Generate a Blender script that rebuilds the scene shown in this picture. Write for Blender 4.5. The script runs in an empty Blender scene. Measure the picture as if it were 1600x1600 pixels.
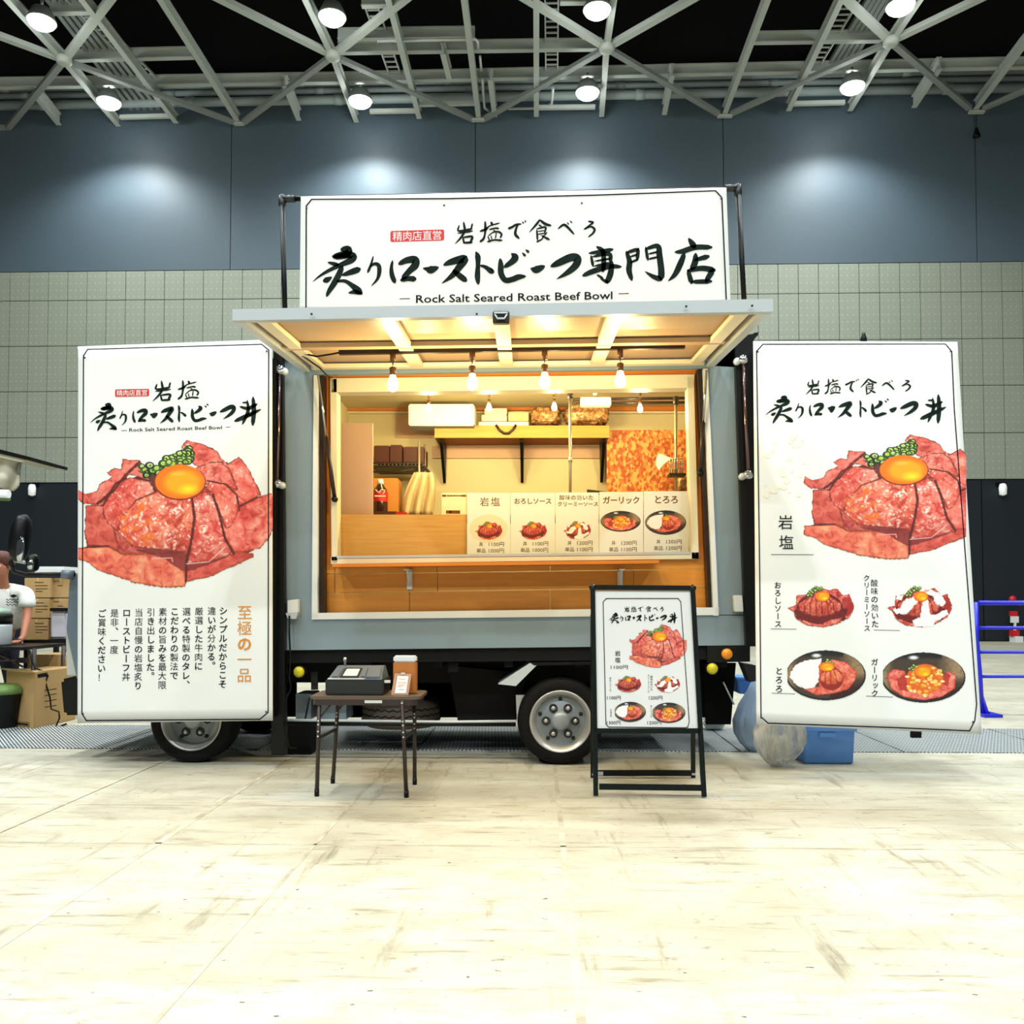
import bpy, math, random
import numpy as np
from mathutils import Vector, Matrix, Euler
R = math.radians
random.seed(7)
S = bpy.context.scene
COL = S.collection
# ------------------------------------------------------------------ camera
FPX = 1400.0
CAM_H = 1.135
PITCH, YAW = R(2.0), R(1.64)
SHIFT = 135.0 / FPX - math.tan(PITCH)
cd = bpy.data.cameras.new('camera')
cam = bpy.data.objects.new('camera', cd)
COL.objects.link(cam)
cam.location = (0, 0, CAM_H)
cam.rotation_euler = (R(90) + PITCH, 0, YAW)
cd.sensor_width = 36
cd.lens = 36 * FPX / 1600
cd.shift_y = SHIFT * FPX / 1600
cd.clip_end = 200
S.camera = cam
# ------------------------------------------------------------------ world, exposure, hall light
S.view_settings.view_transform = 'Standard'
S.view_settings.look = 'None'
S.view_settings.exposure = -2.6
S.view_settings.gamma = 1
S.view_settings.use_curve_mapping = False
W = bpy.data.worlds.new('hall'); S.world = W
W.use_nodes = True
W.node_tree.nodes['Background'].inputs[0].default_value = (0.75, 0.85, 0.9, 1)
W.node_tree.nodes['Background'].inputs[1].default_value = 0.42
S.cycles.max_bounces = 5
S.cycles.diffuse_bounces = 3
S.cycles.glossy_bounces = 3
S.cycles.transmission_bounces = 4
S.cycles.transparent_max_bounces = 8
S.cycles.use_denoising = True
S.cycles.sample_clamp_indirect = 4

def lamp(kind, loc, power, color=(1, 1, 1), size=0.3, rot=(0, 0, 0), angle=120, blend=0.6, name='hall_light'):
    l = bpy.data.lights.new(name, kind)
    l.energy = power; l.color = color
    if kind == 'AREA':
        l.shape = 'DISK'; l.size = size
    else:
        l.shadow_soft_size = size
    if kind == 'SPOT':
        l.spot_size = R(angle); l.spot_blend = blend
    o = bpy.data.objects.new(name, l); COL.objects.link(o)
    o.location = loc; o.rotation_euler = rot
    return o
HALLC = (0.94, 1.0, 1.0)
for yy, pw in ((12.0, 1700), (7.1, 2300), (4.1, 3300), (-0.5, 500), (-6.0, 4300), (-13.0, 3900)):
    for xx in (-10.4, -4.0, 2.0, 8.4):
        lamp('AREA', (xx + 0.3, yy, 13.6), pw, HALLC, 0.45)

# ------------------------------------------------------------------ pixel -> place
RM = cam.rotation_euler.to_matrix()
def ray(px, py):
    return RM @ Vector(((px - 800) / FPX, (800 - py) / FPX + SHIFT, -1.0))
C0 = Vector((0, 0, CAM_H))
def PY(px, py, Y):
    d = ray(px, py); return C0 + d * (Y / d.y)
def PZ(px, py, z=0.0):
    d = ray(px, py); return C0 + d * ((z - CAM_H) / d.z)
class Plane:
    def __init__(s, p, n):
        s.p = Vector(p); s.n = Vector(n).normalized()
        if s.n.y > 0: s.n = -s.n
    def __call__(s, px, py, off=0.0):
        d = ray(px, py); t = (s.p - C0).dot(s.n) / d.dot(s.n)
        return C0 + d * t + s.n * off
def planeY(Y): return Plane((0, Y, 0), (0, -1, 0))

# ------------------------------------------------------------------ materials
def lin(c):
    c = c / 255.0
    return c / 12.92 if c <= 0.04045 else ((c + 0.055) / 1.055) ** 2.4
def rgb(r, g, b): return (lin(r), lin(g), lin(b), 1)
MATS = {}
def mat(name, col, rough=0.6, metal=0.0, noise=None, bump=None, emit=None, alpha=None, trans=0, coord='Object', spec=0.5, sub=0):
    """noise=(scale vec, amount, colour2); bump=(scale vec, strength)"""
    if name in MATS: return MATS[name]
    m = bpy.data.materials.new(name); m.use_nodes = True
    nt = m.node_tree; n = nt.nodes; L = nt.links
    b = n['Principled BSDF']
    b.inputs['Base Color'].default_value = col
    b.inputs['Roughness'].default_value = rough
    b.inputs['Metallic'].default_value = metal
    b.inputs['Specular IOR Level'].default_value = spec
    tc = n.new('ShaderNodeTexCoord')
    if noise:
        mp = n.new('ShaderNodeMapping'); mp.inputs['Scale'].default_value = noise[0]
        L.new(tc.outputs[coord], mp.inputs['Vector'])
        t = n.new('ShaderNodeTexNoise'); t.inputs['Scale'].default_value = 1; t.inputs['Detail'].default_value = 6
        t.inputs['Roughness'].default_value = 0.6
        L.new(mp.outputs[0], t.inputs['Vector'])
        cr = n.new('ShaderNodeValToRGB')
        w = noise[3] if len(noise) > 3 else 0.2
        cr.color_ramp.elements[0].position = 0.5 - w; cr.color_ramp.elements[1].position = 0.5 + w
        L.new(t.outputs['Fac'], cr.inputs['Fac'])
        mx = n.new('ShaderNodeMix'); mx.data_type = 'RGBA'
        mul = n.new('ShaderNodeMath'); mul.operation = 'MULTIPLY'; mul.inputs[1].default_value = noise[1]
        L.new(cr.outputs['Color'], mul.inputs[0]); L.new(mul.outputs[0], mx.inputs[0])
        mx.inputs[6].default_value = col; mx.inputs[7].default_value = noise[2]
        L.new(mx.outputs[2], b.inputs['Base Color'])
    if bump:
        mp2 = n.new('ShaderNodeMapping'); mp2.inputs['Scale'].default_value = bump[0]
        L.new(tc.outputs[coord], mp2.inputs['Vector'])
        t2 = n.new('ShaderNodeTexNoise'); t2.inputs['Scale'].default_value = 1; t2.inputs['Detail'].default_value = 3
        L.new(mp2.outputs[0], t2.inputs['Vector'])
        bp = n.new('ShaderNodeBump'); bp.inputs['Strength'].default_value = bump[1]; bp.inputs['Distance'].default_value = 0.01
        L.new(t2.outputs['Fac'], bp.inputs['Height']); L.new(bp.outputs[0], b.inputs['Normal'])
    if emit:
        b.inputs['Emission Color'].default_value = emit[0]; b.inputs['Emission Strength'].default_value = emit[1]
    if alpha is not None: b.inputs['Alpha'].default_value = alpha
    if trans: b.inputs['Transmission Weight'].default_value = trans
    MATS[name] = m
    return m
wood = lambda name, c1, c2, sx=1.2, sz=22, am=0.7: mat(name, c1, 0.45, noise=((sx, sx, sz), am, c2, 0.22), bump=((sx, sx, sz * 3), 0.08))
M = dict(
    cloth=mat('banner_cloth', rgb(244, 246, 242), 0.75, noise=((1.5, 1.5, 1.5), 0.25, rgb(236, 238, 226), 0.15), bump=((1.6, 1.6, 1.2), 0.9)),
    paper=mat('glossy_paper', rgb(243, 244, 240), 0.25),
    ink=mat('green_black_ink', rgb(18, 30, 27), 0.9, spec=0.08, noise=((14, 14, 14), 0.5, rgb(40, 54, 52), 0.15)),
    inkthin=mat('dark_ink', rgb(24, 30, 32), 0.9, spec=0.08),
    navy=mat('navy_ink', rgb(14, 14, 34), 0.9, spec=0.08),
    orange_ink=mat('ochre_ink', rgb(205, 128, 30), 0.6, noise=((40, 40, 40), 0.5, rgb(226, 160, 70))),
    red_ink=mat('red_ink', rgb(200, 22, 34), 0.5),
    brown_ink=mat('brown_ink', rgb(104, 66, 20), 0.8, spec=.1),
    white_ink=mat('white_ink', rgb(250, 248, 244), 0.6),
    body=mat('grey_truck_paint', rgb(120, 138, 148), 0.38, noise=((0.9, 0.9, 0.7), 0.35, rgb(134, 148, 154), 0.25)),
    body_side=mat('grey_cab_paint', rgb(96, 112, 122), 0.35),
    white_alu=mat('white_aluminium', rgb(236, 238, 234), 0.35, metal=0.1),
    silver=mat('silver_edge', rgb(196, 204, 206), 0.35, metal=0.15),
    chrome=mat('chrome', rgb(225, 225, 225), 0.12, metal=1),
    black=mat('black_metal', rgb(7, 8, 9), 0.4, spec=.25),
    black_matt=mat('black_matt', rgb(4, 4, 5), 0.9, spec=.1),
    rubber=mat('tyre_rubber', rgb(9, 9, 9), 0.75, spec=.2, bump=((30, 30, 30), 0.2)),
    rubber_spare=mat('dusty_tyre_rubber', rgb(78, 70, 60), 0.8),
    rim=mat('silver_rim', rgb(205, 203, 196), 0.35, metal=0.55),
    hub=mat('hub_grey', rgb(158, 164, 166), 0.4, metal=0.4),
    dark_hole=mat('dark_hole', rgb(28, 30, 32), 0.7),
    chassis=mat('chassis_black', rgb(5, 5, 6), 0.65, spec=.2, noise=((6, 6, 6), 0.5, rgb(16, 15, 14))),
    wood_orange=wood('orange_wood', rgb(222, 134, 40), rgb(196, 100, 22)),
    wood_honey=wood('honey_wood', rgb(228, 152, 54), rgb(196, 118, 30), 2.5, 30),
    wood_v=wood('orange_wood_upright', rgb(226, 136, 40), rgb(200, 104, 24), 18, 1.5),
    wood_lam=wood('laminated_wood', rgb(216, 168, 92), rgb(196, 138, 62), 3.0, 60, 0.8),
    wood_shelf=wood('shelf_wood', rgb(206, 160, 70), rgb(180, 128, 44), 2, 40),
    cream=mat('cream_panel', rgb(226, 214, 172), 0.5, noise=((2, 2, 2), 0.3, rgb(216, 200, 150))),
    cream2=mat('pale_trim', rgb(236, 226, 196), 0.45),
    pink=mat('peach_board', rgb(206, 168, 140), 0.5),
    ply=mat('ply_underside', rgb(198, 170, 132), 0.4, noise=((1.0, 1.4, 1), 0.6, rgb(170, 128, 92), 0.2), bump=((2, 8, 2), 0.25)),
    glow=mat('bulb_glass', (1, 0.8, 0.5, 1), 0.2, emit=((1, 0.74, 0.36, 1), 60)),
    socket=mat('bronze_socket', rgb(96, 66, 40), 0.4, metal=0.5),
    rail=mat('black_track', rgb(24, 9, 8), 0.4),
    steel=mat('truss_paint', rgb(206, 212, 204), 0.55, noise=((2, 2, 2), 0.3, rgb(184, 190, 184))),
    steel_dark=mat('truss_paint_dark', rgb(142, 148, 144), 0.6),
    pipe=mat('duct_grey', rgb(178, 192, 192), 0.5, noise=((1, 1, 1), 0.4, rgb(158, 170, 172))),
    ceil=mat('ceiling_black', rgb(6, 7, 9), 0.9),
    floodl=mat('flood_lens', (1, 1, 1, 1), 0.3, emit=((0.95, 1, 0.92, 1), 60)),
    blue_pipe=mat('blue_enamel', rgb(28, 34, 190), 0.35),
    crate=mat('blue_crate', rgb(104, 164, 250), 0.5, noise=((8, 8, 8), 0.3, rgb(116, 174, 252))),
    blue_sheet=mat('grey_blue_sheet', rgb(190, 214, 244), 0.5, noise=((4, 4, 9), .5, rgb(160, 188, 228)), bump=((9, 9, 3), 1.0)),
    bag=mat('clear_plastic', rgb(236, 240, 238), 0.12, alpha=0.42, bump=((26, 26, 9), 1.0), spec=1.0),
    card=mat('cardboard', rgb(186, 152, 100), 0.8, noise=((5, 5, 5), 0.4, rgb(170, 134, 84))),
    card_dark=mat('cardboard_flap', rgb(206, 178, 128), 0.8),
    green=mat('green_lid', rgb(96, 128, 66), 0.5),
    shirt=mat('white_cotton', rgb(226, 228, 220), 0.8, bump=((9, 9, 6), 0.5)),
    skin=mat('skin', rgb(176, 112, 84), 0.5),
    hair=mat('brown_hair', rgb(66, 30, 20), 0.6, noise=((60, 60, 20), 0.7, rgb(110, 56, 40)), bump=((60, 60, 20), 0.6)),
    canvas=mat('beige_canvas', rgb(196, 190, 168), 0.8, bump=((9, 9, 9), 0.7)),
    amber=mat('amber_lens', rgb(240, 150, 40), 0.2), yellowl=mat('yellow_lens', rgb(206, 196, 40), 0.2),
    bowl=mat('bowl', rgb(30, 24, 22), 0.3),
    screen=mat('lcd_screen', rgb(214, 232, 214), 0.3, emit=(rgb(214, 236, 210), 0.5)),
    reg=mat('register_black', rgb(26, 30, 32), 0.35), reg_top=mat('register_grey', rgb(92, 104, 114), 0.35),
    tabletop=mat('brown_tabletop', rgb(92, 76, 60), 0.5), tableleg=mat('dark_brown_metal', rgb(44, 32, 28), 0.45),
    rivet=mat('rivet', rgb(224, 224, 214), 0.3), tag=mat('white_plastic', rgb(236, 238, 236), 0.4),
    bundle=mat('white_wrap', rgb(240, 242, 240), .4), oven_bag=mat('brown_crinkled_bag', rgb(140, 88, 54), 0.22, metal=0.25, noise=((30, 30, 30), 0.8, rgb(214, 180, 120), 0.08), bump=((22, 22, 22), 1.0)),
    red_label=mat('red_label', rgb(206, 30, 22), 0.4), soy=mat('dark_sauce', rgb(44, 12, 8), 0.15),
    box_orange=mat('orange_carton', rgb(206, 136, 62), 0.7), crate_dark=mat('dark_crate', rgb(66, 24, 20), 0.5),
    cloth_y=mat('apron_cloth', rgb(224, 206, 164), 0.8, noise=((12, 12, 3), 0.7, rgb(196, 160, 108), 0.15), bump=((14, 14, 3), 0.8)),
    wire=mat('wire', rgb(196, 188, 170), 0.3, metal=0.6), ring=mat('yellow_print', rgb(232, 190, 60), 0.6),
    jean=mat('navy_cloth', rgb(30, 34, 52), 0.8), lampw=mat('lamp_white', (1, 1, 1, 1), 0.4, emit=((0.9, 1, 0.95, 1), 1.6)),
    mirror=mat('mirror_glass', rgb(220, 225, 225), 0.03, metal=1), hydrant=mat('hydrant_red_glow', rgb(190, 30, 34), 0.4, emit=((0.8, 0.05, 0.06, 1), 0.3)),  # glow put into the red brightens the sign and extinguisher too
    head=mat('headlamp_glass', rgb(206, 210, 206), 0.15, metal=0.5),
)

# ------------------------------------------------------------------ mesh building
class MB:
    def __init__(s): s.v = []; s.f = []; s.sm = []
    def add(s, vs, fs, smooth=False):
        o = len(s.v); s.v += [Vector(v) for v in vs]
        s.f += [tuple(i + o for i in f) for f in fs]; s.sm += [smooth] * len(fs); return s
    def hexa(s, a, b):
        """a: four front corners TL,TR,BR,BL, b: the four back ones"""
        return s.add(list(a) + list(b), [(0, 3, 2, 1), (4, 5, 6, 7), (0, 1, 5, 4), (1, 2, 6, 5), (2, 3, 7, 6), (3, 0, 4, 7)])
    def box(s, lo, hi):
        x0, y0, z0 = lo; x1, y1, z1 = hi
        return s.hexa([(x0, y0, z1), (x1, y0, z1), (x1, y0, z0), (x0, y0, z0)], [(x0, y1, z1), (x1, y1, z1), (x1, y1, z0), (x0, y1, z0)])
    def pq(s, pts, Y0, Y1):
        """four pixel corners TL,TR,BR,BL seen on the plane Y0, pushed back to Y1"""
        a = [PY(x, y, Y0) for x, y in pts]
        return s.hexa(a, [p + Vector((0, Y1 - Y0, 0)) for p in a])
    def pbox(s, x0, y0, x1, y1, Y0, Y1): return s.pq([(x0, y0), (x1, y0), (x1, y1), (x0, y1)], Y0, Y1)
    def slab(s, pts, n, t):
        """polygon pts (front, anticlockwise seen from front) with thickness t along -n"""
        k = len(pts); a = [Vector(p) for p in pts]; b = [p - Vector(n) * t for p in a]
        return s.add(a + b, [tuple(range(k))[::-1], tuple(range(k, 2 * k))] + [(i, (i + 1) % k, (i + 1) % k + k, i + k) for i in range(k)])
    def bar(s, p, q, w, h=None, up=(0, 0, 1)):
        p = Vector(p); q = Vector(q); h = h or w
        d = (q - p).normalized(); u = Vector(up)
        if abs(d.dot(u)) > 0.97: u = Vector((0, 1, 0))
        r = d.cross(u).normalized() * (w / 2); u = r.cross(d).normalized() * (h / 2)
        return s.hexa([p - r + u, p + r + u, p + r - u, p - r - u], [q - r + u, q + r + u, q + r - u, q - r - u])
    def tube(s, pts, rad, n=10, cap=True):
        pts = [Vector(p) for p in pts]; rad = rad if isinstance(rad, (list, tuple)) else [rad] * len(pts)
        vs = []; fs = []; prev = None
        for i, p in enumerate(pts):
            d = (pts[min(i + 1, len(pts) - 1)] - pts[max(i - 1, 0)]).normalized()
            if prev is None:
                u = Vector((0, 0, 1)) if abs(d.z) < 0.9 else Vector((1, 0, 0))
                u = (u - d * u.dot(d)).normalized()
            else:
                u = (prev - d * prev.dot(d)).normalized()
            prev = u; w = d.cross(u)
            for k in range(n):
                a = 2 * math.pi * k / n
                vs.append(p + (u * math.cos(a) + w * math.sin(a)) * rad[i])
        for i in range(len(pts) - 1):
            for k in range(n):
                fs.append((i * n + k, i * n + (k + 1) % n, (i + 1) * n + (k + 1) % n, (i + 1) * n + k))
        s.add(vs, fs, True)
        if cap:
            o = len(s.v) - len(vs)
            s.f.append(tuple(o + k for k in range(n))[::-1]); s.f.append(tuple(o + (len(pts) - 1) * n + k for k in range(n))); s.sm += [False, False]
        return s
    def lathe(s, c, prof, axis='z', n=24, smooth=True, close=True):
        """prof: list of (radius, height along the axis)"""
        c = Vector(c); vs = []; fs = []
        for r, h in prof:
            for k in range(n):
                a = 2 * math.pi * k / n; ca, sa = math.cos(a) * r, math.sin(a) * r
                vs.append(c + (Vector((ca, sa, h)) if axis == 'z' else Vector((ca, h, sa)) if axis == 'y' else Vector((h, ca, sa))))
        for i in range(len(prof) - 1):
            for k in range(n):
                fs.append((i * n + k, i * n + (k + 1) % n, (i + 1) * n + (k + 1) % n, (i + 1) * n + k))
        if close:
            fs.append(tuple(range(n))[::-1]); fs.append(tuple((len(prof) - 1) * n + k for k in range(n)))
        return s.add(vs, fs, smooth)
    def build(s, name, m, parent=None, bevel=0, fix=True, kind=None, label=None):
        off = Vector(parent.get('_o', (0, 0, 0))) if parent else Vector((0, 0, 0))
        me = bpy.data.meshes.new(name)
        me.from_pydata([tuple(v - off) for v in s.v], [], s.f)
        me.polygons.foreach_set('use_smooth', s.sm)
        if fix:
            import bmesh
            bm = bmesh.new(); bm.from_mesh(me); bmesh.ops.recalc_face_normals(bm, faces=bm.faces)
            if bevel: bmesh.ops.bevel(bm, geom=bm.edges, offset=bevel, segments=2, affect='EDGES', clamp_overlap=True)
            bm.to_mesh(me); bm.free()
        me.materials.append(M[m] if isinstance(m, str) else m)
        o = bpy.data.objects.new(name, me); COL.objects.link(o)
        if parent: o.parent = parent; o['_o'] = tuple(off)
        if kind: o['kind'] = kind
        if label: o['label'] = label
        return o
def thing(name, label, cat, loc=(0, 0, 0), group=None, kind=None):
    o = bpy.data.objects.new(name, None); COL.objects.link(o)
    o.location = loc; o['_o'] = tuple(loc); o.empty_display_size = 0.05
    if label: o['label'] = label
    if cat: o['category'] = cat
    if group: o['group'] = group
    if kind: o['kind'] = kind
    return o
def tag(o, label, cat, group=None):
    o['label'] = label; o['category'] = cat
    if group: o['group'] = group
    return o
def copy_thing(root, d, label=None):
    def cp(o, par):
        c = o.copy(); COL.objects.link(c); c.parent = par
        for ch in list(o.children): cp(ch, c)
        return c
    c = cp(root, None); c.location = root.location + Vector(d)
    if label: c['label'] = label
    return c

# ------------------------------------------------------------------ lettering
_fc = bpy.data.curves.new('lettering_font', 'FONT'); _fo = bpy.data.objects.new('lettering_font', _fc)
_TC = {}
def text_geo(t, bold=0.0):
    bold = min(bold, .002) if any(ord(c) > 0x3400 for c in t) else bold
    k = (t, bold)
    if k not in _TC:
        _fc.body = t; _fc.offset = bold; _fc.size = 1; _fc.resolution_u = 2
        me = _fo.to_mesh()
        vs = [tuple(v.co[:2]) for v in me.vertices]; fs = [tuple(p.vertices) for p in me.polygons]
        _fo.to_mesh_clear()
        xs = [v[0] for v in vs]; ys = [v[1] for v in vs]
        _TC[k] = (vs, fs, min(xs), max(xs), min(ys), max(ys))
    return _TC[k]
def put_text(mb, pl, t, x0, y0, x1, y1, slope=0.0, bold=0.01, off=0.0012, h=None, rot=False):
    """fit t into the pixel box (x0,y0)-(x1,y1) on plane pl"""
    vs, fs, a, b, c, d = text_geo(t, bold)
    out = []
    for u, v in vs:
        if rot: s, r = (d - v) / (d - c), 1 - (u - a) / (b - a); s, r = 1 - (v - c) / (d - c) if False else (v - c) / (d - c), (u - a) / (b - a); X = x0 + (1 - s) * (x1 - x0); Yp = y0 + r * (y1 - y0)
        else: X = x0 + (u - a) / (b - a) * (x1 - x0); Yp = y0 + (d - v) / (d - c) * (y1 - y0)
        out.append(pl(X, Yp + slope * (X - x0), off))
    mb.add(out, fs)
def put_chars(mb, pl, t, cx, cy, size, dx, dy, bold=0.02, off=0.0012, vertical=False):
    """each character on its own cell: centre starts at (cx,cy) and steps (dx,dy) pixels"""
    for i, ch in enumerate(t):
        if ch == ' ': continue
        vs, fs, a, b, c, d = text_geo(ch, bold)
        ox, oy = cx + dx * i, cy + dy * i
        out = []
        for u, v in vs:
            U, V = (u - 0.5) * size, (0.38 - v) * size
            if ch.isascii(): U = (u - (a + b) / 2) * size * 1.15
            if vertical and ch == 'ー': U, V = -V, U
            if vertical and ch in '。、': U += 0.6 * size; V -= 0.6 * size
            if vertical and ch == 'ッ': U += 0.1 * size; V -= 0.1 * size
            out.append(pl(ox + U, oy + V, off))
        mb.add(out, fs)
def line(mb, pl, pts, w, off=0.0012, closed=False):
    """a printed line of width w pixels through pixel points"""
    n = len(pts)
    for i in range(n if closed else n - 1):
        (x0, y0), (x1, y1) = pts[i], pts[(i + 1) % n]
        L = math.hypot(x1 - x0, y1 - y0) or 1
        ex, ey = (x1 - x0) / L, (y1 - y0) / L
        x0 -= ex * w * .4; y0 -= ey * w * .4; x1 += ex * w * .4; y1 += ey * w * .4
        nx, ny = -ey * w / 2, ex * w / 2
        mb.add([pl(x0 + nx, y0 + ny, off), pl(x1 + nx, y1 + ny, off), pl(x1 - nx, y1 - ny, off), pl(x0 - nx, y0 - ny, off)], [(0, 1, 2, 3)])
def stroke(mb, pl, pts, off=0.0012, mapf=lambda x, y: (x, y), k=5):
    """brush stroke through (x, y, width)"""
    P = [np.array(p, float) for p in pts]
    if len(P) == 1: P = [P[0] + np.array([-1, 0, 0]), P[0] + np.array([1, 0, 0])]
    Q = [2 * P[0] - P[1]] + P + [2 * P[-1] - P[-2]]
    sm = []
    for i in range(1, len(Q) - 2):
        for j in range(k):
            t = j / k
            sm.append(0.5 * ((2 * Q[i]) + (Q[i + 1] - Q[i - 1]) * t + (2 * Q[i - 1] - 5 * Q[i] + 4 * Q[i + 1] - Q[i + 2]) * t * t + (-Q[i - 1] + 3 * Q[i] - 3 * Q[i + 1] + Q[i + 2]) * t ** 3))
    sm.append(P[-1])
    Lp, Rp = [], []
    for i, p in enumerate(sm):
        a = sm[max(i - 1, 0)][:2]; b = sm[min(i + 1, len(sm) - 1)][:2]; d = b - a; d = d / (np.hypot(*d) or 1)
        w = max(p[2], 1) / 2
        e = 0.35 * w if i in (0, len(sm) - 1) else w
        q = p[:2] - d * w * 0.5 if i == 0 else p[:2] + d * w * 0.5 if i == len(sm) - 1 else p[:2]
        nrm = np.array([-d[1], d[0]]) * e
        Lp.append(q + nrm); Rp.append(q - nrm)
    n = len(sm)
    vs = [pl(*mapf(*p), off) for p in Lp] + [pl(*mapf(*p), off) for p in Rp]
    mb.add(vs, [(i, i + 1, n + i + 1, n + i) for i in range(n - 1)])

# brush glyphs traced stroke by stroke: name -> (x0, y0, scale, strokes); pixels = x0 + x/scale
GA, GB, GC = (430, 280, 4.324), (790, 280, 4.21), (730, 340, 11.43)
G = {
 '炙': (GA, [[(450,475,30),(492,478,48),(478,512,40),(400,528,30)], [(392,522,26),(470,508,40),(528,520,40),(510,548,38),(440,580,26),(360,618,20),(300,655,12),(255,692,3)],
   [(357,562,10),(395,572,22),(425,580,22)], [(328,688,20),(350,680,32),(382,662,10)], [(452,592,26),(432,640,34),(400,700,34),(365,755,26),(348,790,14)],
   [(568,608,34),(520,625,34),(455,648,18)], [(415,690,14),(470,688,20),(512,712,26),(560,752,40),(585,774,18)], [(497,768,10),(540,762,26),(580,772,18)]]),
 'り': (GA, [[(663,520,7),(648,575,14),(626,628,16)], [(640,592,8),(672,572,18),(700,585,24),(703,630,24),(690,675,16),(650,722,4)]]),
 'ロ': (GA, [[(793,552,12),(785,600,20),(790,650,28),(808,695,26)], [(838,572,24),(890,548,36),(944,545,44),(945,582,44),(905,622,34),(862,672,30)], [(852,682,24),(900,672,28),(944,674,34)]]),
 'ー': (GA, [[(1000,602,8),(1022,606,22),(1052,612,44),(1100,596,18)]]),
 'ス': (GA, [[(1140,580,14),(1180,562,34),(1250,542,44),(1280,542,44),(1245,592,40),(1195,652,30),(1125,705,4)], [(1205,618,22),(1250,655,34),(1288,684,30)]]),
 'ト': (GC, [[(155,612,24),(190,700,84),(192,850,66),(184,1050,84),(198,1180,50)], [(230,855,30),(320,880,54),(430,955,84),(455,940,60)]]),
 'ビ': (GC, [[(590,740,40),(600,850,84),(605,1000,88),(680,1115,84),(800,1105,84),(920,1060,84),(1040,1050,36)], [(790,640,20),(850,700,110),(820,770,96),(670,880,60)], [(985,630,20),(1035,680,46)], [(1045,575,20),(1095,615,50)]]),
 'ー2': (GB, [[(165,587,8),(200,595,40),(252,574,24)]]),
 'フ': (GB, [[(300,573,18),(350,550,38),(430,515,44),(472,522,44),(462,565,40),(410,612,30),(335,658,4)]]),
 '専': (GB, [[(600,445,14),(640,475,26),(645,560,26),(640,605,22)], [(550,487,14),(630,476,24),(703,462,20)], [(562,505,14),(575,570,18)], [(572,510,12),(680,492,24),(690,545,20)], [(585,540,10),(690,522,12)], [(583,572,12),(690,550,16)],
   [(510,634,20),(570,608,30),(680,575,28),(758,576,18)], [(700,545,22),(690,620,34),(668,678,30)], [(672,678,24),(625,655,8)], [(603,630,12),(640,652,14)]]),
 '門': (GB, [[(795,478,18),(815,540,30),(812,600,32),(830,662,20)], [(800,482,18),(870,460,22)], [(820,510,10),(866,496,12)], [(822,548,12),(870,528,14)], [(872,458,22),(866,530,20)],
   [(925,458,18),(1000,440,28),(1012,500,34),(1024,600,36),(1022,652,38)], [(1022,660,30),(970,640,24),(918,608,6)], [(922,450,16),(935,530,18)], [(940,492,10),(1000,478,12)], [(940,526,12),(1000,512,12)]]),
 '店': (GB, [[(1205,392,16),(1232,430,34),(1245,450,20)], [(1115,480,12),(1165,474,28),(1250,448,30),(1352,448,26)], [(1175,492,24),(1150,555,34),(1115,625,28),(1070,670,6)], [(1250,492,22),(1245,550,36),(1222,592,26)], [(1245,532,18),(1332,508,32)],
   [(1200,600,22),(1222,680,30)], [(1200,602,22),(1290,586,30),(1372,598,32)], [(1362,600,36),(1318,672,26)], [(1225,675,22),(1350,672,28)]]),
 '丼': ((110, 530, 4.85), [[(1338,462,12),(1345,545,24),(1300,650,16)], [(1385,438,20),(1392,540,32),(1383,655,26)], [(1280,512,14),(1345,525,24),(1415,492,20)], [(1240,626,22),(1320,592,30),(1445,535,16)], [(1350,570,14),(1366,585,16)], [(1300,480,10),(1335,478,14)]]),
 '岩': (GA, [[(1273,290,10),(1282,342,16)], [(1243,312,8),(1240,350,12),(1330,335,12)], [(1332,302,12),(1322,342,8)], [(1233,366,8),(1332,350,14)], [(1278,360,14),(1252,398,12),(1215,437,4)], [(1268,395,10),(1276,430,12)], [(1268,394,10),(1330,388,14),(1320,425,14)], [(1272,430,12),(1330,427,14)]]),
 '塩': (GC, [[(320,70,30),(325,200,40),(315,300,30),(290,380,36),(230,430,34)], [(230,245,30),(340,205,36),(400,150,20),(575,98,26)], [(425,80,30),(445,120,46)], [(395,215,24),(500,190,26),(560,195,34)], [(500,240,16),(470,225,20)],
   [(370,340,20),(400,410,20)], [(375,330,18),(460,265,20),(560,255,30),(615,300,30),(590,360,28)], [(425,325,16),(440,385,20)], [(520,265,16),(505,370,22)], [(365,432,32),(480,400,28),(620,408,34)]]),
 'で': (GC, [[(740,195,40),(800,170,36),(880,125,34),(965,115,22)], [(905,130,26),(870,210,34),(862,300,44),(925,370,32)], [(985,75,16),(1005,100,26)], [(1030,55,20),(1045,80,24)]]),
 '食': (GB, [[(226,266,10),(200,300,13),(155,350,4)], [(228,270,12),(262,295,16),(298,305,12)], [(220,302,10),(236,310,8)], [(205,330,9),(210,402,12)], [(205,327,8),(262,316,12),(256,355,9)], [(210,345,6),(256,338,6)], [(210,363,7),(258,356,7)], [(205,412,11),(238,395,8),(250,370,8)], [(235,370,7),(286,397,16)], [(272,350,8),(255,370,8)]]),
 'べ': (GB, [[(345,326,8),(382,300,14),(412,320,14),(450,362,10)], [(405,285,6),(415,297,8)], [(425,275,6),(436,287,8)]]),
 'る': (GB, [[(545,277,10),(575,285,12),(545,308,8),(515,330,7)], [(520,330,7),(560,312,10),(585,330,14),(575,355,12),(545,380,8)]]),
}
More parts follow.
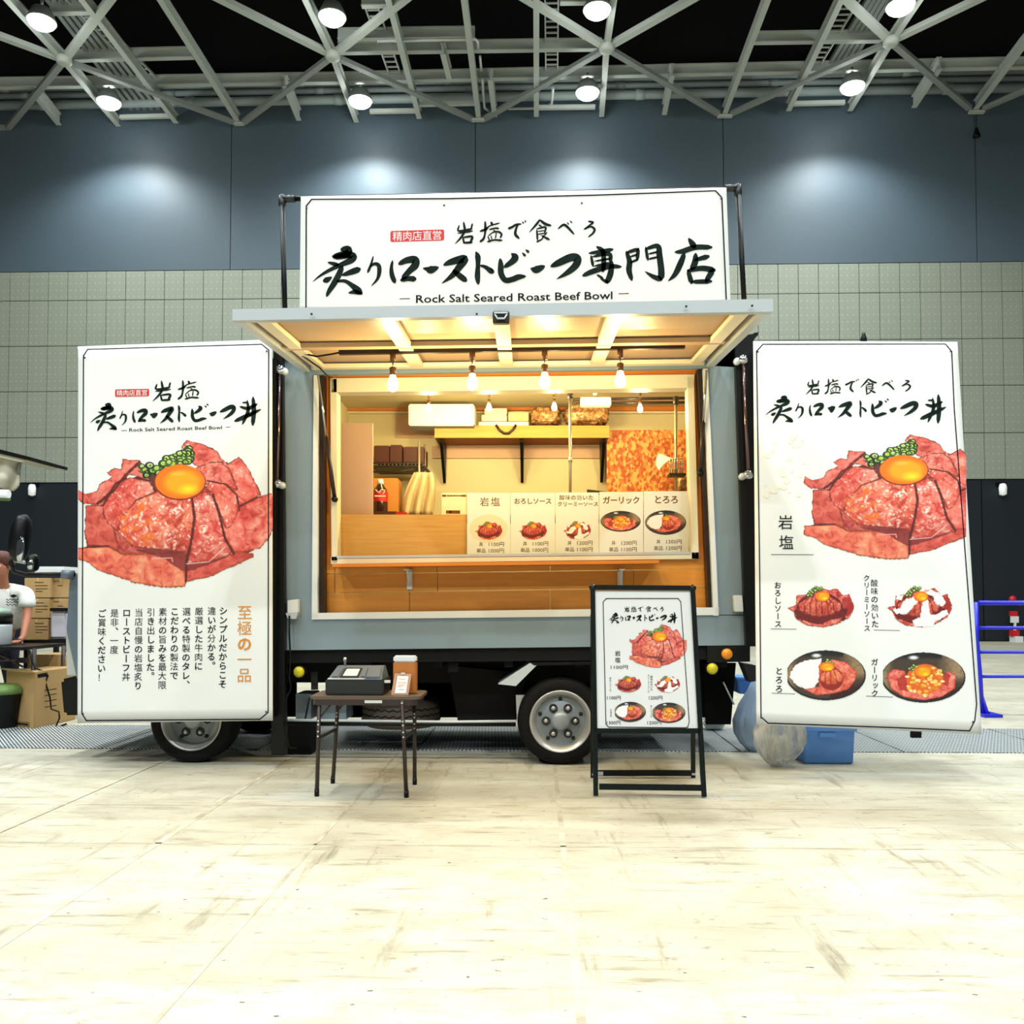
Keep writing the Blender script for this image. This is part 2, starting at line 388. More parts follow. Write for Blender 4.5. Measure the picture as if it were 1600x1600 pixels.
def glyph(mb, pl, name, box=None, off=0.0012, bold=1.18):
    """box: target pixel box (x0,y0,x1,y1); without it the glyph stands where it was traced"""
    (ox, oy, sc), sts = G[name]
    sts = [[(ox + x / sc, oy + y / sc, w / sc * bold) for x, y, w in st] for st in sts]
    if box is None:
        for st in sts: stroke(mb, pl, st, off)
        return
    xs = [p[0] for st in sts for p in st]; ys = [p[1] for st in sts for p in st]
    ws = [p[2] / 2.4 for st in sts for p in st]
    a, b, c, d = min(x - w for x, w in zip(xs, ws)), max(x + w for x, w in zip(xs, ws)), min(x - w for x, w in zip(ys, ws)), max(x + w for x, w in zip(ys, ws))
    f = lambda x, y: (box[0] + (x - a) / (b - a) * (box[2] - box[0]), box[1] + (y - c) / (d - c) * (box[3] - box[1]))
    for st in sts: stroke(mb, pl, st, off, f)
# ------------------------------------------------------------------ printed food pictures (painted cell by cell into vertex colours)
def vnoise(X, Y, sc, seed):
    r = np.random.RandomState(seed); n = 64; T = r.rand(n, n)
    x = X / sc; y = Y / sc; xi = np.floor(x).astype(int); yi = np.floor(y).astype(int)
    fx = x - xi; fy = y - yi; fx = fx * fx * (3 - 2 * fx); fy = fy * fy * (3 - 2 * fy)
    g = lambda i, j: T[(xi + i) % n, (yi + j) % n]
    return (g(0, 0) * (1 - fx) + g(1, 0) * fx) * (1 - fy) + (g(0, 1) * (1 - fx) + g(1, 1) * fx) * fy
class Art:
    def __init__(s, x0, y0, x1, y1, nx, seed=1):
        ny = int(nx * (y1 - y0) / (x1 - x0)); s.nx, s.ny = nx, ny; s.b = (x0, y0, x1, y1)
        gx = np.linspace(x0, x1, nx); gy = np.linspace(y0, y1, ny)
        s.X, s.Y = np.meshgrid(gx, gy); s.c = np.ones((ny, nx, 3)) * 255.0; s.a = np.zeros((ny, nx), bool)
        s.seed = seed; s.k = (x1 - x0) / 1500.0
    def N(s, sc, d=0):
        wx = vnoise(s.X, s.Y, sc * 1.7, s.seed + d + 40) - .5; wy = vnoise(s.Y, s.X, sc * 1.9, s.seed + d + 41) - .5
        X, Y = s.X + wx * sc * 2.2, s.Y + wy * sc * 2.2
        return .68 * vnoise(X * .8 + Y * .6 + 500, Y * .8 - X * .6 + 900, sc, s.seed + d) + .32 * vnoise(X * .5 - Y * .86 + 900, X * .86 + Y * .5 + 300, sc * .47, s.seed + d + 9)
    def mask(s, pts, jit=0):
        X = s.X + (s.N(26 * s.k, 3) - .5) * jit * 2; Y = s.Y + (s.N(22 * s.k, 4) - .5) * jit * 2
        m = np.zeros(X.shape, bool); n = len(pts)
        for i in range(n):
            x0, y0 = pts[i]; x1, y1 = pts[(i + 1) % n]
            if y0 == y1: continue
            cnd = (Y >= min(y0, y1)) & (Y < max(y0, y1)); m ^= cnd & (X < (Y - y0) / (y1 - y0) * (x1 - x0) + x0)
        return m
    def dist(s, pts, closed=True):
        D = np.full(s.X.shape, 1e9); n = len(pts)
        for i in range(n if closed else n - 1):
            x0, y0 = pts[i]; x1, y1 = pts[(i + 1) % n]; dx, dy = x1 - x0, y1 - y0; L = dx * dx + dy * dy or 1
            t = np.clip(((s.X - x0) * dx + (s.Y - y0) * dy) / L, 0, 1)
            D = np.minimum(D, np.hypot(s.X - x0 - t * dx, s.Y - y0 - t * dy))
        return D
    def put(s, m, col, w=1.0):
        w = (np.ones(s.X.shape) * w) * m
        s.c += (np.array(col, float) - s.c) * w[..., None]; s.a |= (m & (w > 0.3))
    def meat(s, pts, base=(226, 106, 92), lite=(248, 176, 158), dark=(150, 44, 36), crust=(112, 44, 26), cw=9, fleck=0.0, sh=0.0, jit=7):
        m = s.mask(pts, jit); n1 = s.N(90 * s.k, 11); n2 = s.N(26 * s.k, 12); n3 = s.N(13 * s.k, 13)
        s.put(m, base)
        s.put(m, lite, np.clip((n1 * .6 + n2 * .4 - .42) * 2.6, 0, 1))
        s.put(m, dark, np.clip((.36 - n2 * .55 - n1 * .3) * 3.2, 0, .8))
        if fleck: s.put(m, (255, 238, 226), np.clip((n3 - (.95 - fleck)) * 6, 0, 1) * np.clip((n2 - .3) * 3, 0, 1))
        d = s.dist(pts) + (n3 - .5) * cw
        s.put(m, crust, np.clip(1.25 - d / cw, 0, 1) * .9)
        if sh:
            t = (s.Y - min(p[1] for p in pts)) / max(1, max(p[1] for p in pts) - min(p[1] for p in pts))
            s.put(m, dark, np.clip((t - .55) * 1.6, 0, 1) * sh)
    def seam(s, pts, w=9, col=(96, 22, 16)):
        d = s.dist(pts, False) + (s.N(14 * s.k, 14) - .5) * w
        s.put(s.a, col, np.clip(1.4 - d / w, 0, 1))
    def ell(s, cx, cy, rx, ry, col, soft=0.0):
        r = np.hypot((s.X - cx) / rx, (s.Y - cy) / ry); s.put(r < 1, col, 1 if not soft else np.clip((1 - r) / soft, 0, 1))
    def yolk(s, cx, cy, rx, ry):
        s.ell(cx, cy + 6 * s.k, rx * 1.05, ry * 1.05, (150, 50, 14)); s.ell(cx, cy, rx, ry, (240, 128, 14))
        s.ell(cx + rx * .1, cy + ry * .05, rx * .88, ry * .86, (254, 176, 20), .35)
        s.ell(cx + rx * .35, cy + ry * .45, rx * .5, ry * .4, (255, 226, 40), .8); s.ell(cx - rx * .1, cy - ry * .45, rx * .4, ry * .2, (255, 196, 80), .9)
    def onion(s, pts, r):
        rr = random.Random(5)
        for i, (x, y) in enumerate(pts):
            q = r * rr.uniform(.75, 1.15); c = [(36, 78, 26), (22, 50, 20), (70, 112, 34), (30, 66, 24)][i % 4]
            s.ell(x, y, q, q * .8, c); s.ell(x + q * .1, y - q * .05, q * .5, q * .4, (206, 226, 110) if i % 3 else (236, 240, 170)); s.ell(x + q * .12, y, q * .3, q * .25, (90, 130, 50) if i % 2 else (170, 200, 90))
    def build(s, name, parent, mapf, pl, off=0.0008, crop=None):
        """mapf takes canvas x,y to pixels"""
        cell = s.a[:-1, :-1] & s.a[1:, 1:] & s.a[:-1, 1:] & s.a[1:, :-1]
        if crop is not None: cell &= ((s.X > crop[0]) & (s.X < crop[1]))[:-1, :-1]
        idx = np.arange(s.nx * s.ny).reshape(s.ny, s.nx); J, I = np.nonzero(cell)
        q = np.stack([idx[J, I], idx[J + 1, I], idx[J + 1, I + 1], idx[J, I + 1]], 1)
        used, inv = np.unique(q, return_inverse=True); q = inv.reshape(-1, 4)
        # plane is affine enough: unproject every vertex
        o = Vector(parent.get('_o', (0, 0, 0)))
        fx, fy = mapf(s.X.ravel()[used], s.Y.ravel()[used])
        d = np.stack([(fx - 800) / FPX, (800 - fy) / FPX + SHIFT, -np.ones_like(fx)], 1) @ np.array(RM).T
        nn = np.array(pl.n); t = (np.array(pl.p) - np.array(C0)) @ nn / (d @ nn)
        P = np.array(C0) + d * t[:, None] + nn * off - np.array(o)
        me = bpy.data.meshes.new(name); me.from_pydata(P.tolist(), [], q.tolist())
        col = s.c.reshape(-1, 3)[used] / 255.0; col = np.where(col <= .04045, col / 12.92, ((col + .055) / 1.055) ** 2.4)
        at = me.color_attributes.new('print', 'FLOAT_COLOR', 'POINT')
        at.data.foreach_set('color', np.concatenate([col, np.ones((len(col), 1))], 1).astype(np.float32).ravel())
        me.materials.append(PRINT); ob = bpy.data.objects.new(name, me); COL.objects.link(ob); ob.parent = parent; ob['_o'] = tuple(o)
        return ob
PRINT = bpy.data.materials.new('printed_picture'); PRINT.use_nodes = True
_n = PRINT.node_tree.nodes; _a = _n.new('ShaderNodeVertexColor'); _a.layer_name = 'print'
_g = _n.new('ShaderNodeGamma'); _g.inputs[1].default_value = 1.12
PRINT.node_tree.links.new(_a.outputs[0], _g.inputs[0]); PRINT.node_tree.links.new(_g.outputs[0], _n['Principled BSDF'].inputs['Base Color'])
_n['Principled BSDF'].inputs['Roughness'].default_value = 0.55

ONION = [(905-30*i + 14*(i%2) + dx, 110 + 26*j + 12*i + dy) for i in range(9) for j in range(4) for dx, dy in [((i*7+j*13) % 17 - 8, (i*5+j*11) % 15 - 7)] if (i < 8 or j > 1) and not (i > 5 and j > 3)]
ONION += [(560, 260), (585, 290), (540, 235), (620, 270), (650, 250), (600, 230), (700, 215), (575, 305), (745, 205), (870, 205)]
def art_beef():
    A = Art(40, 20, 1560, 1170, 400, 3)
    A.meat([(120,560),(330,330),(700,300),(1250,450),(1480,560),(1430,850),(1200,960),(880,1090),(500,1080),(120,930)], base=(178,60,54), dark=(110,30,30), sh=.4)
    A.meat([(840,85),(885,35),(990,60),(1110,115),(1150,175),(1195,215),(1280,160),(1345,235),(1400,345),(1450,450),(1290,540),(1200,500),(1000,260),(900,200)], fleck=.25)
    A.meat([(940,250),(1050,205),(1150,200),(1210,260),(1270,420),(1150,370),(1020,380),(985,290)], fleck=.3)
    A.meat([(395,175),(440,185),(520,185),(600,250),(560,330),(450,300),(350,380),(280,450),(200,525),(100,520),(45,480),(45,405),(110,440),(200,420),(215,370),(310,315),(275,285),(330,245),(385,255)], lite=(244,164,150), sh=.3)
    A.meat([(1290,535),(1450,452),(1540,435),(1545,700),(1500,790),(1440,860),(1250,905),(1130,700),(1200,560)], base=(222,90,78))
    A.meat([(110,640),(115,530),(250,530),(330,700),(370,880),(290,845),(130,835),(105,750)], base=(206,92,78), lite=(236,140,120), sh=.4)
    A.meat([(45,850),(290,840),(400,900),(880,890),(880,1110),(870,1150),(720,1158),(600,1140),(480,1122),(360,1078),(200,1022),(120,960),(45,940)], base=(226,110,88), lite=(250,180,140), cw=12, crust=(140,70,30))
    A.meat([(870,880),(1250,880),(1390,890),(1390,925),(1200,1010),(1050,1080),(870,1112)], base=(196,72,66), lite=(232,130,110), cw=14, crust=(150,80,34))
    A.put(A.mask([(880,900),(1180,860),(1200,920),(1000,1000),(860,1040),(700,930),(480,870),(700,850)], 8), (118, 38, 40), .75)
    A.meat([(250,600),(245,530),(340,375),(450,315),(600,350),(650,430),(500,495),(430,600),(350,720),(280,670)], base=(220,88,74), fleck=.3, sh=.3)
    A.meat([(500,490),(660,425),(780,485),(925,475),(942,600),(925,800),(890,890),(700,870),(470,845),(360,735),(380,620),(440,560)], base=(224,100,78), lite=(250,170,140), fleck=.42, sh=.35)
    A.meat([(922,472),(1020,420),(1085,470),(1145,640),(1182,800),(1235,905),(1050,960),(885,975),(922,800),(945,640)], base=(222,88,76), fleck=.4, sh=.55)
    A.meat([(1020,400),(1060,340),(1180,372),(1262,450),(1282,560),(1222,690),(1180,712),(1120,560),(1080,460)], base=(228,104,88), fleck=.3)
    A.seam([(920,475),(940,620),(915,800),(880,960),(875,1110)]); A.seam([(1080,450),(1130,600),(1170,780),(1240,900)]); A.seam([(250,530),(340,370),(450,310),(600,345)], 8)
    A.seam([(1290,535),(1450,455)], 7); A.seam([(45,850),(290,840)], 7); A.seam([(1040,345),(1180,372),(1260,450),(1282,570)], 6); A.seam([(205,520),(320,430),(420,300),(530,200)], 10)
    A.seam([(880,975),(1050,960),(1170,850)], 4, (240, 200, 196)); A.seam([(620,935),(770,930),(775,960)], 4, (236, 170, 160))
    A.put(A.mask([(380,600),(520,520),(640,600),(660,780),(480,830),(370,720)], 40), (236, 120, 40), np.clip((A.N(40, 21) - .42) * 2.4, 0, .8))
    A.put(A.mask([(500,260),(700,300),(640,440),(600,340)], 10), (60, 26, 14), .7)
    A.onion(ONION, 34); A.yolk(832, 352, 188, 130)
    return A
def petals(A, cx, cy, rx, ry, base, dark, k=7, top=-0.9):
    """a dome of overlapping slices"""
    A.ell(cx, cy + ry * .15, rx * 1.0, ry * .95, dark)
    for i in range(k):
        t = -1 + 2 * (i + .5) / k; wd = rx * 1.25 / k
        x = cx + t * rx * .88; xt = cx + t * rx * .34; yb = cy + ry * (.62 - .42 * t * t); yt = cy + ry * (top + .42 * t * t)
        A.meat([(xt - wd * .7, yt), (xt + wd * .7, yt), (x + wd * 1.1, (yt + yb) / 2), (x + wd * .9, yb), (x, yb + ry * .1), (x - wd * .9, yb), (x - wd * 1.1, (yt + yb) / 2)], base=base, lite=(246, 156, 130), dark=dark, crust=dark, cw=9, fleck=.22, sh=.5, jit=4)
def art_petal(cream=False, seed=5):
    # canvas frame of the second picture sheet, x 180..700, y 110..435
    A = Art(170, 105, 705, 445, 150, seed); d = (112, 20, 18); A.k = .38
    A.meat([(180,285),(245,265),(250,190),(330,180),(400,120),(500,150),(560,135),(610,190),(655,178),(690,265),(688,300),(655,360),(560,410),(460,432),(330,418),(250,370),(225,310)], base=(206,78,66), dark=d, crust=(128,30,24), cw=7, jit=5)
    A.put(A.mask([(600,210),(660,200),(690,290),(640,350),(590,300)], 5), (150, 30, 28), .7)
    A.put(A.mask([(230,300),(640,290),(620,380),(430,405),(260,370)], 8), (90, 14, 14), .85)
    petals(A, 430, 270, 175, 125, (206, 84, 64), d, 7)
    A.meat([(450,400),(520,370),(600,360),(570,400),(470,425)], base=(220,110,90), cw=4)
    if cream:
        w = (254, 252, 248)
        for P in ([(330,220),(420,200),(470,230),(430,235),(370,300),(330,330),(250,330),(235,290),(280,290)], [(470,215),(500,210),(520,330),(560,340),(640,300),(660,330),(600,375),(560,380),(540,430),(400,425),(380,380),(440,360),(455,300)],
                  [(520,150),(600,180),(640,240),(620,280),(560,250),(540,200),(480,170)], [(260,180),(300,200),(320,180),(300,230),(260,220)], [(400,135),(470,130),(480,160),(420,160)]):
            A.put(A.mask(P, 9), w)
    A.onion([(400,130),(380,145),(360,160),(395,155),(415,140),(350,175),(375,170),(430,150),(340,190),(365,188),(440,135)], 15); A.yolk(450, 198, 54, 38)
    return A
def art_bowl(garlic=False, seed=9):
    # x 180..770, y 590..965
    A = Art(175, 585, 775, 970, 170, seed); A.k = .38
    A.ell(470, 778, 298, 186, (26, 20, 20)); A.put(A.mask([(175, 585), (775, 585), (775, 970), (175, 970)]) & A.a, (30, 26, 26))
    A.ell(470, 772, 286, 176, (74, 62, 52)); n = A.N(10, 2)
    r = np.hypot((A.X - 470) / 286, (A.Y - 772) / 176) < 1
    A.put(r, (176, 150, 112), np.clip((A.X - 560) / 120, 0, 1) * np.clip((820 - A.Y) / 60, 0, 1) * (.5 + .5 * n)); A.put(r, (176, 150, 112), np.clip((260 - A.X) / 60, 0, 1) * (.5 + .5 * n))
    A.put(r, (24, 22, 24), np.clip((650 - A.Y) / 30, 0, 1) * (A.X < 600)); A.put(r, (60, 20, 18), np.clip((A.Y - 830) / 50, 0, 1) * (A.X > 500))
    A.ell(400, 632, 46, 20, (236, 240, 242), .6)
    if not garlic:
        A.meat([(300,880),(420,860),(400,700),(520,660),(620,680),(700,750),(690,810),(640,880),(520,915),(400,925)], base=(224,104,84), lite=(246,164,140), crust=(170,60,44), cw=6, fleck=.15, jit=5)
        petals(A, 510, 790, 90, 90, (226, 116, 70), (150, 44, 26), 4)
        A.put(A.mask([(250,700),(330,665),(440,655),(420,720),(415,820),(380,870),(320,880),(250,850),(200,790),(215,750)], 7), (254, 254, 252))
        A.onion([(480,665),(500,680),(515,695),(475,680),(495,700)], 15); A.yolk(475, 715, 58, 34)
    else:
        A.meat([(215,760),(260,715),(340,730),(380,860),(500,900),(640,730),(700,760),(690,860),(600,920),(470,945),(330,920),(240,860)], base=(228,110,96), lite=(248,170,150), crust=(180,60,50), cw=5, jit=5)
        A.put(A.mask([(280,790),(350,740),(360,880),(300,870)], 6), (160, 34, 26), .7); A.put(A.mask([(620,740),(660,760),(640,850),(600,820)], 6), (160, 34, 26), .7)
        A.ell(480, 790, 130, 110, (222, 110, 40)); rr = random.Random(4)
        for i in range(60):
            a = rr.uniform(0, 6.28); q = rr.random() ** .5; x = 480 + math.cos(a) * q * 135; y = 800 + math.sin(a) * q * 115
            A.ell(x, y, rr.uniform(9, 18), rr.uniform(8, 14), [(250, 214, 120), (244, 186, 70), (226, 140, 40), (255, 236, 170)][i % 4])
        A.onion([(400,690),(385,705),(420,700),(370,715),(395,720)], 14); A.yolk(465, 735, 60, 44)
    return A
BEEF = art_beef(); PETAL = art_petal(); CREAM = art_petal(True, 6); TORORO = art_bowl(); GARLIC = art_bowl(True, 12)
def fit(A, x0, y0, x1, y1, skew=0.0, box=None):
    a, b, c, d = box or A.b
    return lambda X, Y: (x0 + (X - a) / (c - a) * (x1 - x0), y0 + (Y - b) / (d - b) * (y1 - y0) + skew * (X - a) / (c - a))
# ------------------------------------------------------------------ the hall
YW = 24.1
ground = thing('floor', None, None, kind='structure')
# slabs between the joints (joint lines run away from the viewer and across)
_xj = PZ(100, 1258).x
XJ = [-38, -25, -17.5, _xj - 6.4, _xj, _xj + 9.6, 17.5, 25, 38]
YJ = [-14, -6, 6.72, 7.95, 12, 16, 20, 24.05]
def concrete():
    m = bpy.data.materials.new('worn_concrete'); m.use_nodes = True; n = m.node_tree.nodes; L = m.node_tree.links; b = n['Principled BSDF']
    tc = n.new('ShaderNodeTexCoord')
    def noise(sc, det, rough=.6):
        mp = n.new('ShaderNodeMapping'); mp.inputs['Scale'].default_value = sc; L.new(tc.outputs['Object'], mp.inputs[0])
        t = n.new('ShaderNodeTexNoise'); t.inputs['Scale'].default_value = 1; t.inputs['Detail'].default_value = det; t.inputs['Roughness'].default_value = rough
        L.new(mp.outputs[0], t.inputs['Vector']); return t.outputs['Fac']
    def ramp(s, a, b_, c0=(0, 0, 0, 1), c1=(1, 1, 1, 1)):
        r = n.new('ShaderNodeValToRGB'); r.color_ramp.elements[0].position = a; r.color_ramp.elements[1].position = b_
        r.color_ramp.elements[0].color = c0; r.color_ramp.elements[1].color = c1; L.new(s, r.inputs[0]); return r.outputs[0]
    def mix(f, a, b_):
        x = n.new('ShaderNodeMix'); x.data_type = 'RGBA'; L.new(f, x.inputs[0])
        for i, v in ((6, a), (7, b_)):
            if isinstance(v, tuple): x.inputs[i].default_value = v
            else: L.new(v, x.inputs[i])
        return x.outputs[2]
    base = mix(ramp(noise((.5, .9, 1), 5), .35, .65), rgb(200, 196, 178), rgb(174, 170, 150))
    base = mix(ramp(noise((2.6, 4.2, 1), 9, .72), .47, .68), base, rgb(168, 161, 138))
    base = mix(ramp(noise((2.2, 16, 1), 6, .7), .55, .70), base, rgb(136, 128, 104))       # drag marks across
    base = mix(ramp(noise((9, 1.1, 1), 5, .7), .58, .72), base, rgb(138, 130, 106))        # tyre tracks along
    base = mix(ramp(noise((6, 11, 1), 8, .75), .60, .70), base, rgb(112, 98, 72))        # stains
    base = mix(ramp(noise((22, 38, 1), 3, .5), .70, .73), base, rgb(70, 62, 48))          # specks
    L.new(base, b.inputs['Base Color']); b.inputs['Roughness'].default_value = .55
    bp = n.new('ShaderNodeBump'); bp.inputs['Strength'].default_value = .15; bp.inputs['Distance'].default_value = .01
    L.new(noise((20, 20, 20), 6), bp.inputs['Height']); L.new(bp.outputs[0], b.inputs['Normal'])
    return m
CONC = concrete(); M['conc'] = CONC
MB().box((-40, -15, -.3), (40, 24.4, -.012)).build('bed', mat('joint_dark', rgb(120, 112, 92), .9), ground)
for i in range(len(XJ) - 1):
    for j in range(len(YJ) - 1):
        g = .005
        if YJ[j] == 6.72: continue
        x0, x1 = XJ[i] + g, XJ[i + 1] - g
        MB().box((x0, YJ[j] + g, -.05), (x1, YJ[j + 1] - g, 0)).build('slab', 'conc', ground)
M['seal'] = mat('joint_sealer', rgb(160, 152, 128), .8, noise=((5, 5, 5), 1.0, rgb(196, 190, 170), .12))
for (px_, py_, w_) in ((125, 1397, .03), (330, 1500, .016), (893, 1450, .026)):
    X = PZ(px_, py_).x; MB().box((X - w_ / 2, -6, 0), (X + w_ / 2, 6.7, .0015)).build('sealed_joint', 'seal', ground)
for (py_, w_) in ((1323, .018), (1262, .01)):
    Yj = PZ(800, py_).y; MB().box((-9, Yj, 0), (9, Yj + w_, .0015)).build('sealed_joint', 'seal', ground)
# the strip of chequered steel trench covers
def chequer():
    m = bpy.data.materials.new('chequer_plate'); m.use_nodes = True; n = m.node_tree.nodes; L = m.node_tree.links; b = n['Principled BSDF']
    tc = n.new('ShaderNodeTexCoord'); mp = n.new('ShaderNodeMapping'); mp.inputs['Scale'].default_value = (13, 8, 1); mp.inputs['Rotation'].default_value = (0, 0, R(40)); L.new(tc.outputs['Object'], mp.inputs[0])
    w = n.new('ShaderNodeTexWave'); w.inputs['Scale'].default_value = .42; L.new(mp.outputs[0], w.inputs[0])
    w2 = n.new('ShaderNodeTexBrick'); w2.inputs['Scale'].default_value = 1.0; w2.inputs['Mortar Size'].default_value = .07
    w2.inputs['Color1'].default_value = (1, 1, 1, 1); w2.inputs['Color2'].default_value = (1, 1, 1, 1); w2.inputs['Mortar'].default_value = (0, 0, 0, 1); L.new(mp.outputs[0], w2.inputs[0])
    x = n.new('ShaderNodeMix'); x.data_type = 'RGBA'; L.new(w2.outputs[0], x.inputs[0]); x.inputs[6].default_value = rgb(84, 94, 100); x.inputs[7].default_value = rgb(226, 230, 226)
    L.new(x.outputs[2], b.inputs['Base Color']); b.inputs['Metallic'].default_value = .1; b.inputs['Roughness'].default_value = .42
    bp = n.new('ShaderNodeBump'); bp.inputs['Strength'].default_value = .8; bp.inputs['Distance'].default_value = .01; L.new(w2.outputs[0], bp.inputs['Height']); L.new(bp.outputs[0], b.inputs['Normal'])
    return m
M['chq'] = chequer()
for k in range(-14, 15):
    MB().box((k * 1.2 + .3 + .006, 6.725, -.05), (k * 1.2 + 1.5 - .006, 7.945, .004)).build('cover_plate', 'chq', ground)

wallm = bpy.data.materials.new('perforated_panel'); wallm.use_nodes = True
def _perf(m, c1, c2):
    n = m.node_tree.nodes; L = m.node_tree.links; b = n['Principled BSDF']; tc = n.new('ShaderNodeTexCoord')
    mp = n.new('ShaderNodeMapping'); mp.inputs['Scale'].default_value = (6.6, 6.6, 5.2); L.new(tc.outputs['Object'], mp.inputs[0])
    fr = n.new('ShaderNodeVectorMath'); fr.operation = 'FRACTION'; L.new(mp.outputs[0], fr.inputs[0])
    sb = n.new('ShaderNodeVectorMath'); sb.operation = 'SUBTRACT'; sb.inputs[1].default_value = (.5, .5, .5); L.new(fr.outputs[0], sb.inputs[0])
    ml = n.new('ShaderNodeVectorMath'); ml.operation = 'MULTIPLY'; ml.inputs[1].default_value = (1, 0, 1); L.new(sb.outputs[0], ml.inputs[0])
    le = n.new('ShaderNodeVectorMath'); le.operation = 'LENGTH'; L.new(ml.outputs[0], le.inputs[0])
    lt = n.new('ShaderNodeMath'); lt.operation = 'LESS_THAN'; lt.inputs[1].default_value = .12; L.new(le.outputs['Value'], lt.inputs[0])
    t = n.new('ShaderNodeTexNoise'); t.inputs['Scale'].default_value = .8; L.new(tc.outputs['Object'], t.inputs['Vector'])
    x0 = n.new('ShaderNodeMix'); x0.data_type = 'RGBA'; L.new(t.outputs[0], x0.inputs[0]); x0.inputs[6].default_value = c1; x0.inputs[7].default_value = c2
    x = n.new('ShaderNodeMix'); x.data_type = 'RGBA'; L.new(lt.outputs[0], x.inputs[0]); L.new(x0.outputs[2], x.inputs[6]); x.inputs[7].default_value = rgb(182, 188, 174)
    L.new(x.outputs[2], b.inputs['Base Color']); b.inputs['Roughness'].default_value = .42
    bp = n.new('ShaderNodeBump'); bp.inputs['Strength'].default_value = .6; bp.inputs['Distance'].default_value = .02; L.new(lt.outputs[0], bp.inputs['Height']); L.new(bp.outputs[0], b.inputs['Normal'])
_perf(wallm, rgb(146, 154, 140), rgb(162, 168, 154)); M['perf'] = wallm
Z1 = PY(800, 751.5, YW).z; Z2 = PY(800, 417, YW).z; Z3 = PY(800, 158, YW).z
wall = thing('wall_back', None, None, kind='structure')
M['blue_wall'] = mat('blue_grey_wall', rgb(84, 100, 112), .5, noise=((.15, .15, .7), .35, rgb(92, 106, 116), .25), bump=((3, 3, 9), .05))
MB().box((-32, YW + .08, 0), (32, YW + .4, Z3 + .3)).build('backing', 'ceil', wall)
nx = [PY(x, 300, YW).x for x in (-15, 365, 745, 1130, 1525)]
step = (nx[4] - nx[0]) / 4
for k in range(-3, 7):
    a = nx[0] + k * step
    MB().box((a + .01, YW, Z2 + .01), (a + step - .01, YW + .09, Z3 + .25)).build('upper_panel', 'blue_wall', wall)
    MB().box((a + .012, YW, 0.02), (a + step - .012, YW + .09, Z1 - .02)).build('lower_panel', mat('dark_partition', rgb(14, 24, 34), .6), wall)
pw = (PY(1600, 500, YW).x - PY(1, 500, YW).x) / 51.5
rows = [Z2, PY(800, 463, YW).z, PY(800, 535, YW).z, PY(800, 607, YW).z, PY(800, 680, YW).z, Z1]
x0 = PY(1, 500, YW).x - pw * .55
shared = {}
for r_ in range(5):
    me0 = None
    for k in range(54):
        if me0 is None:
            o = MB().box((.008, 0, .010), (pw - .008, .07, rows[r_] - rows[r_ + 1] - .010)).build('wall_panel', 'perf', wall); me0 = o.data
        else:
            o = bpy.data.objects.new('wall_panel', me0); COL.objects.link(o); o.parent = wall
        o.location = (x0 + k * pw, YW + random.uniform(-.004, .004), rows[r_ + 1])
for s in (-1, 1):
    xa = x0 if s < 0 else x0 + 54 * pw
    MB().box((min(xa, s * 32), YW + .01, Z1), (max(xa, s * 32), YW + .08, Z2)).build('plain_panel', 'perf', wall)
cl = MB().box((-40, -15, 19.0), (40, 24.4, 19.3)).build('ceiling', 'ceil'); cl['kind'] = 'structure'
b2 = MB().box((-40, 24.15, Z3 + .3), (40, 24.5, 19)).build('wall_back_upper', 'ceil'); b2['kind'] = 'structure'

# roof steelwork
ZT = PY(748, 186, YW - .1).z
truss = thing('ceiling_truss', None, None, kind='structure')
def beam(pts, w, h, z=None, m='steel', name='beam', flange=True):
    z = ZT if z is None else z
    mb = MB()
    for a, b in zip(pts[:-1], pts[1:]):
        p, q = PZ(*a, z), PZ(*b, z)
        if flange:
            mb.bar(p + Vector((0, 0, .0)), q, w, .03); mb.bar(p + Vector((0, 0, h / 2)), q + Vector((0, 0, h / 2)), w * .3, h); mb.bar(p + Vector((0, 0, h)), q + Vector((0, 0, h)), w, .03)
        else: mb.bar(p + Vector((0, 0, h / 2)), q + Vector((0, 0, h / 2)), w, h)
    return mb.build(name, m, truss)
for p in ([(-45, -60), (100, 97), (185, 197)], [(210, -60), (250, 0), (372, 191)], [(448, -60), (520, 90), (557, 191)], [(712, -60), (725, 0), (748, 187)], [(590, -60), (612, 20), (655, 185)],
          [(838, -60), (838, 182)], [(968, -60), (948, 78), (940, 182)], [(1226, -60), (1200, 0), (1132, 179)], [(1360, -60), (1315, 0), (1232, 173)], [(1478, -60), (1392, 68), (1328, 173)],
          [(1720, -60), (1600, 72), (1525, 170)], [(84, -60), (128, 0), (275, 192)]):
    beam(p, .135, .22)
for p in ([(55, 150), (92, 195)], [(445, 135), (467, 188)], [(692, 85), (702, 124)], [(766, 125), (773, 182)], [(1050, 118), (1038, 179)], [(1468, 108), (1428, 168)]):
    beam(p, .13, .3, name='short_beam')
for p in ([(0, 60), (100, 97)], [(100, 97), (205, -40)], [(250, -45), (520, 90)], [(520, 90), (700, -50)], [(745, -45), (948, 78)], [(948, 78), (1190, -60)], [(1265, -50), (1392, 68)], [(1392, 68), (1680, -70)], [(-100, 24), (0, 60)]):
    beam(p, .17, .12, ZT - .02, name='brace', flange=False)
for p in ([(100, 97), (12, 203)], [(100, 97), (366, 194)], [(520, 90), (380, 194)], [(520, 90), (738, 189)], [(948, 78), (756, 189)], [(948, 78), (1122, 180)], [(1392, 68), (1143, 180)], [(1392, 68), (1515, 172)], [(1640, 128), (1537, 172)], [(-20, 200), (12, 203)]):
    beam(p, .15, .1, ZT - .06, 'steel_dark', 'brace', False)
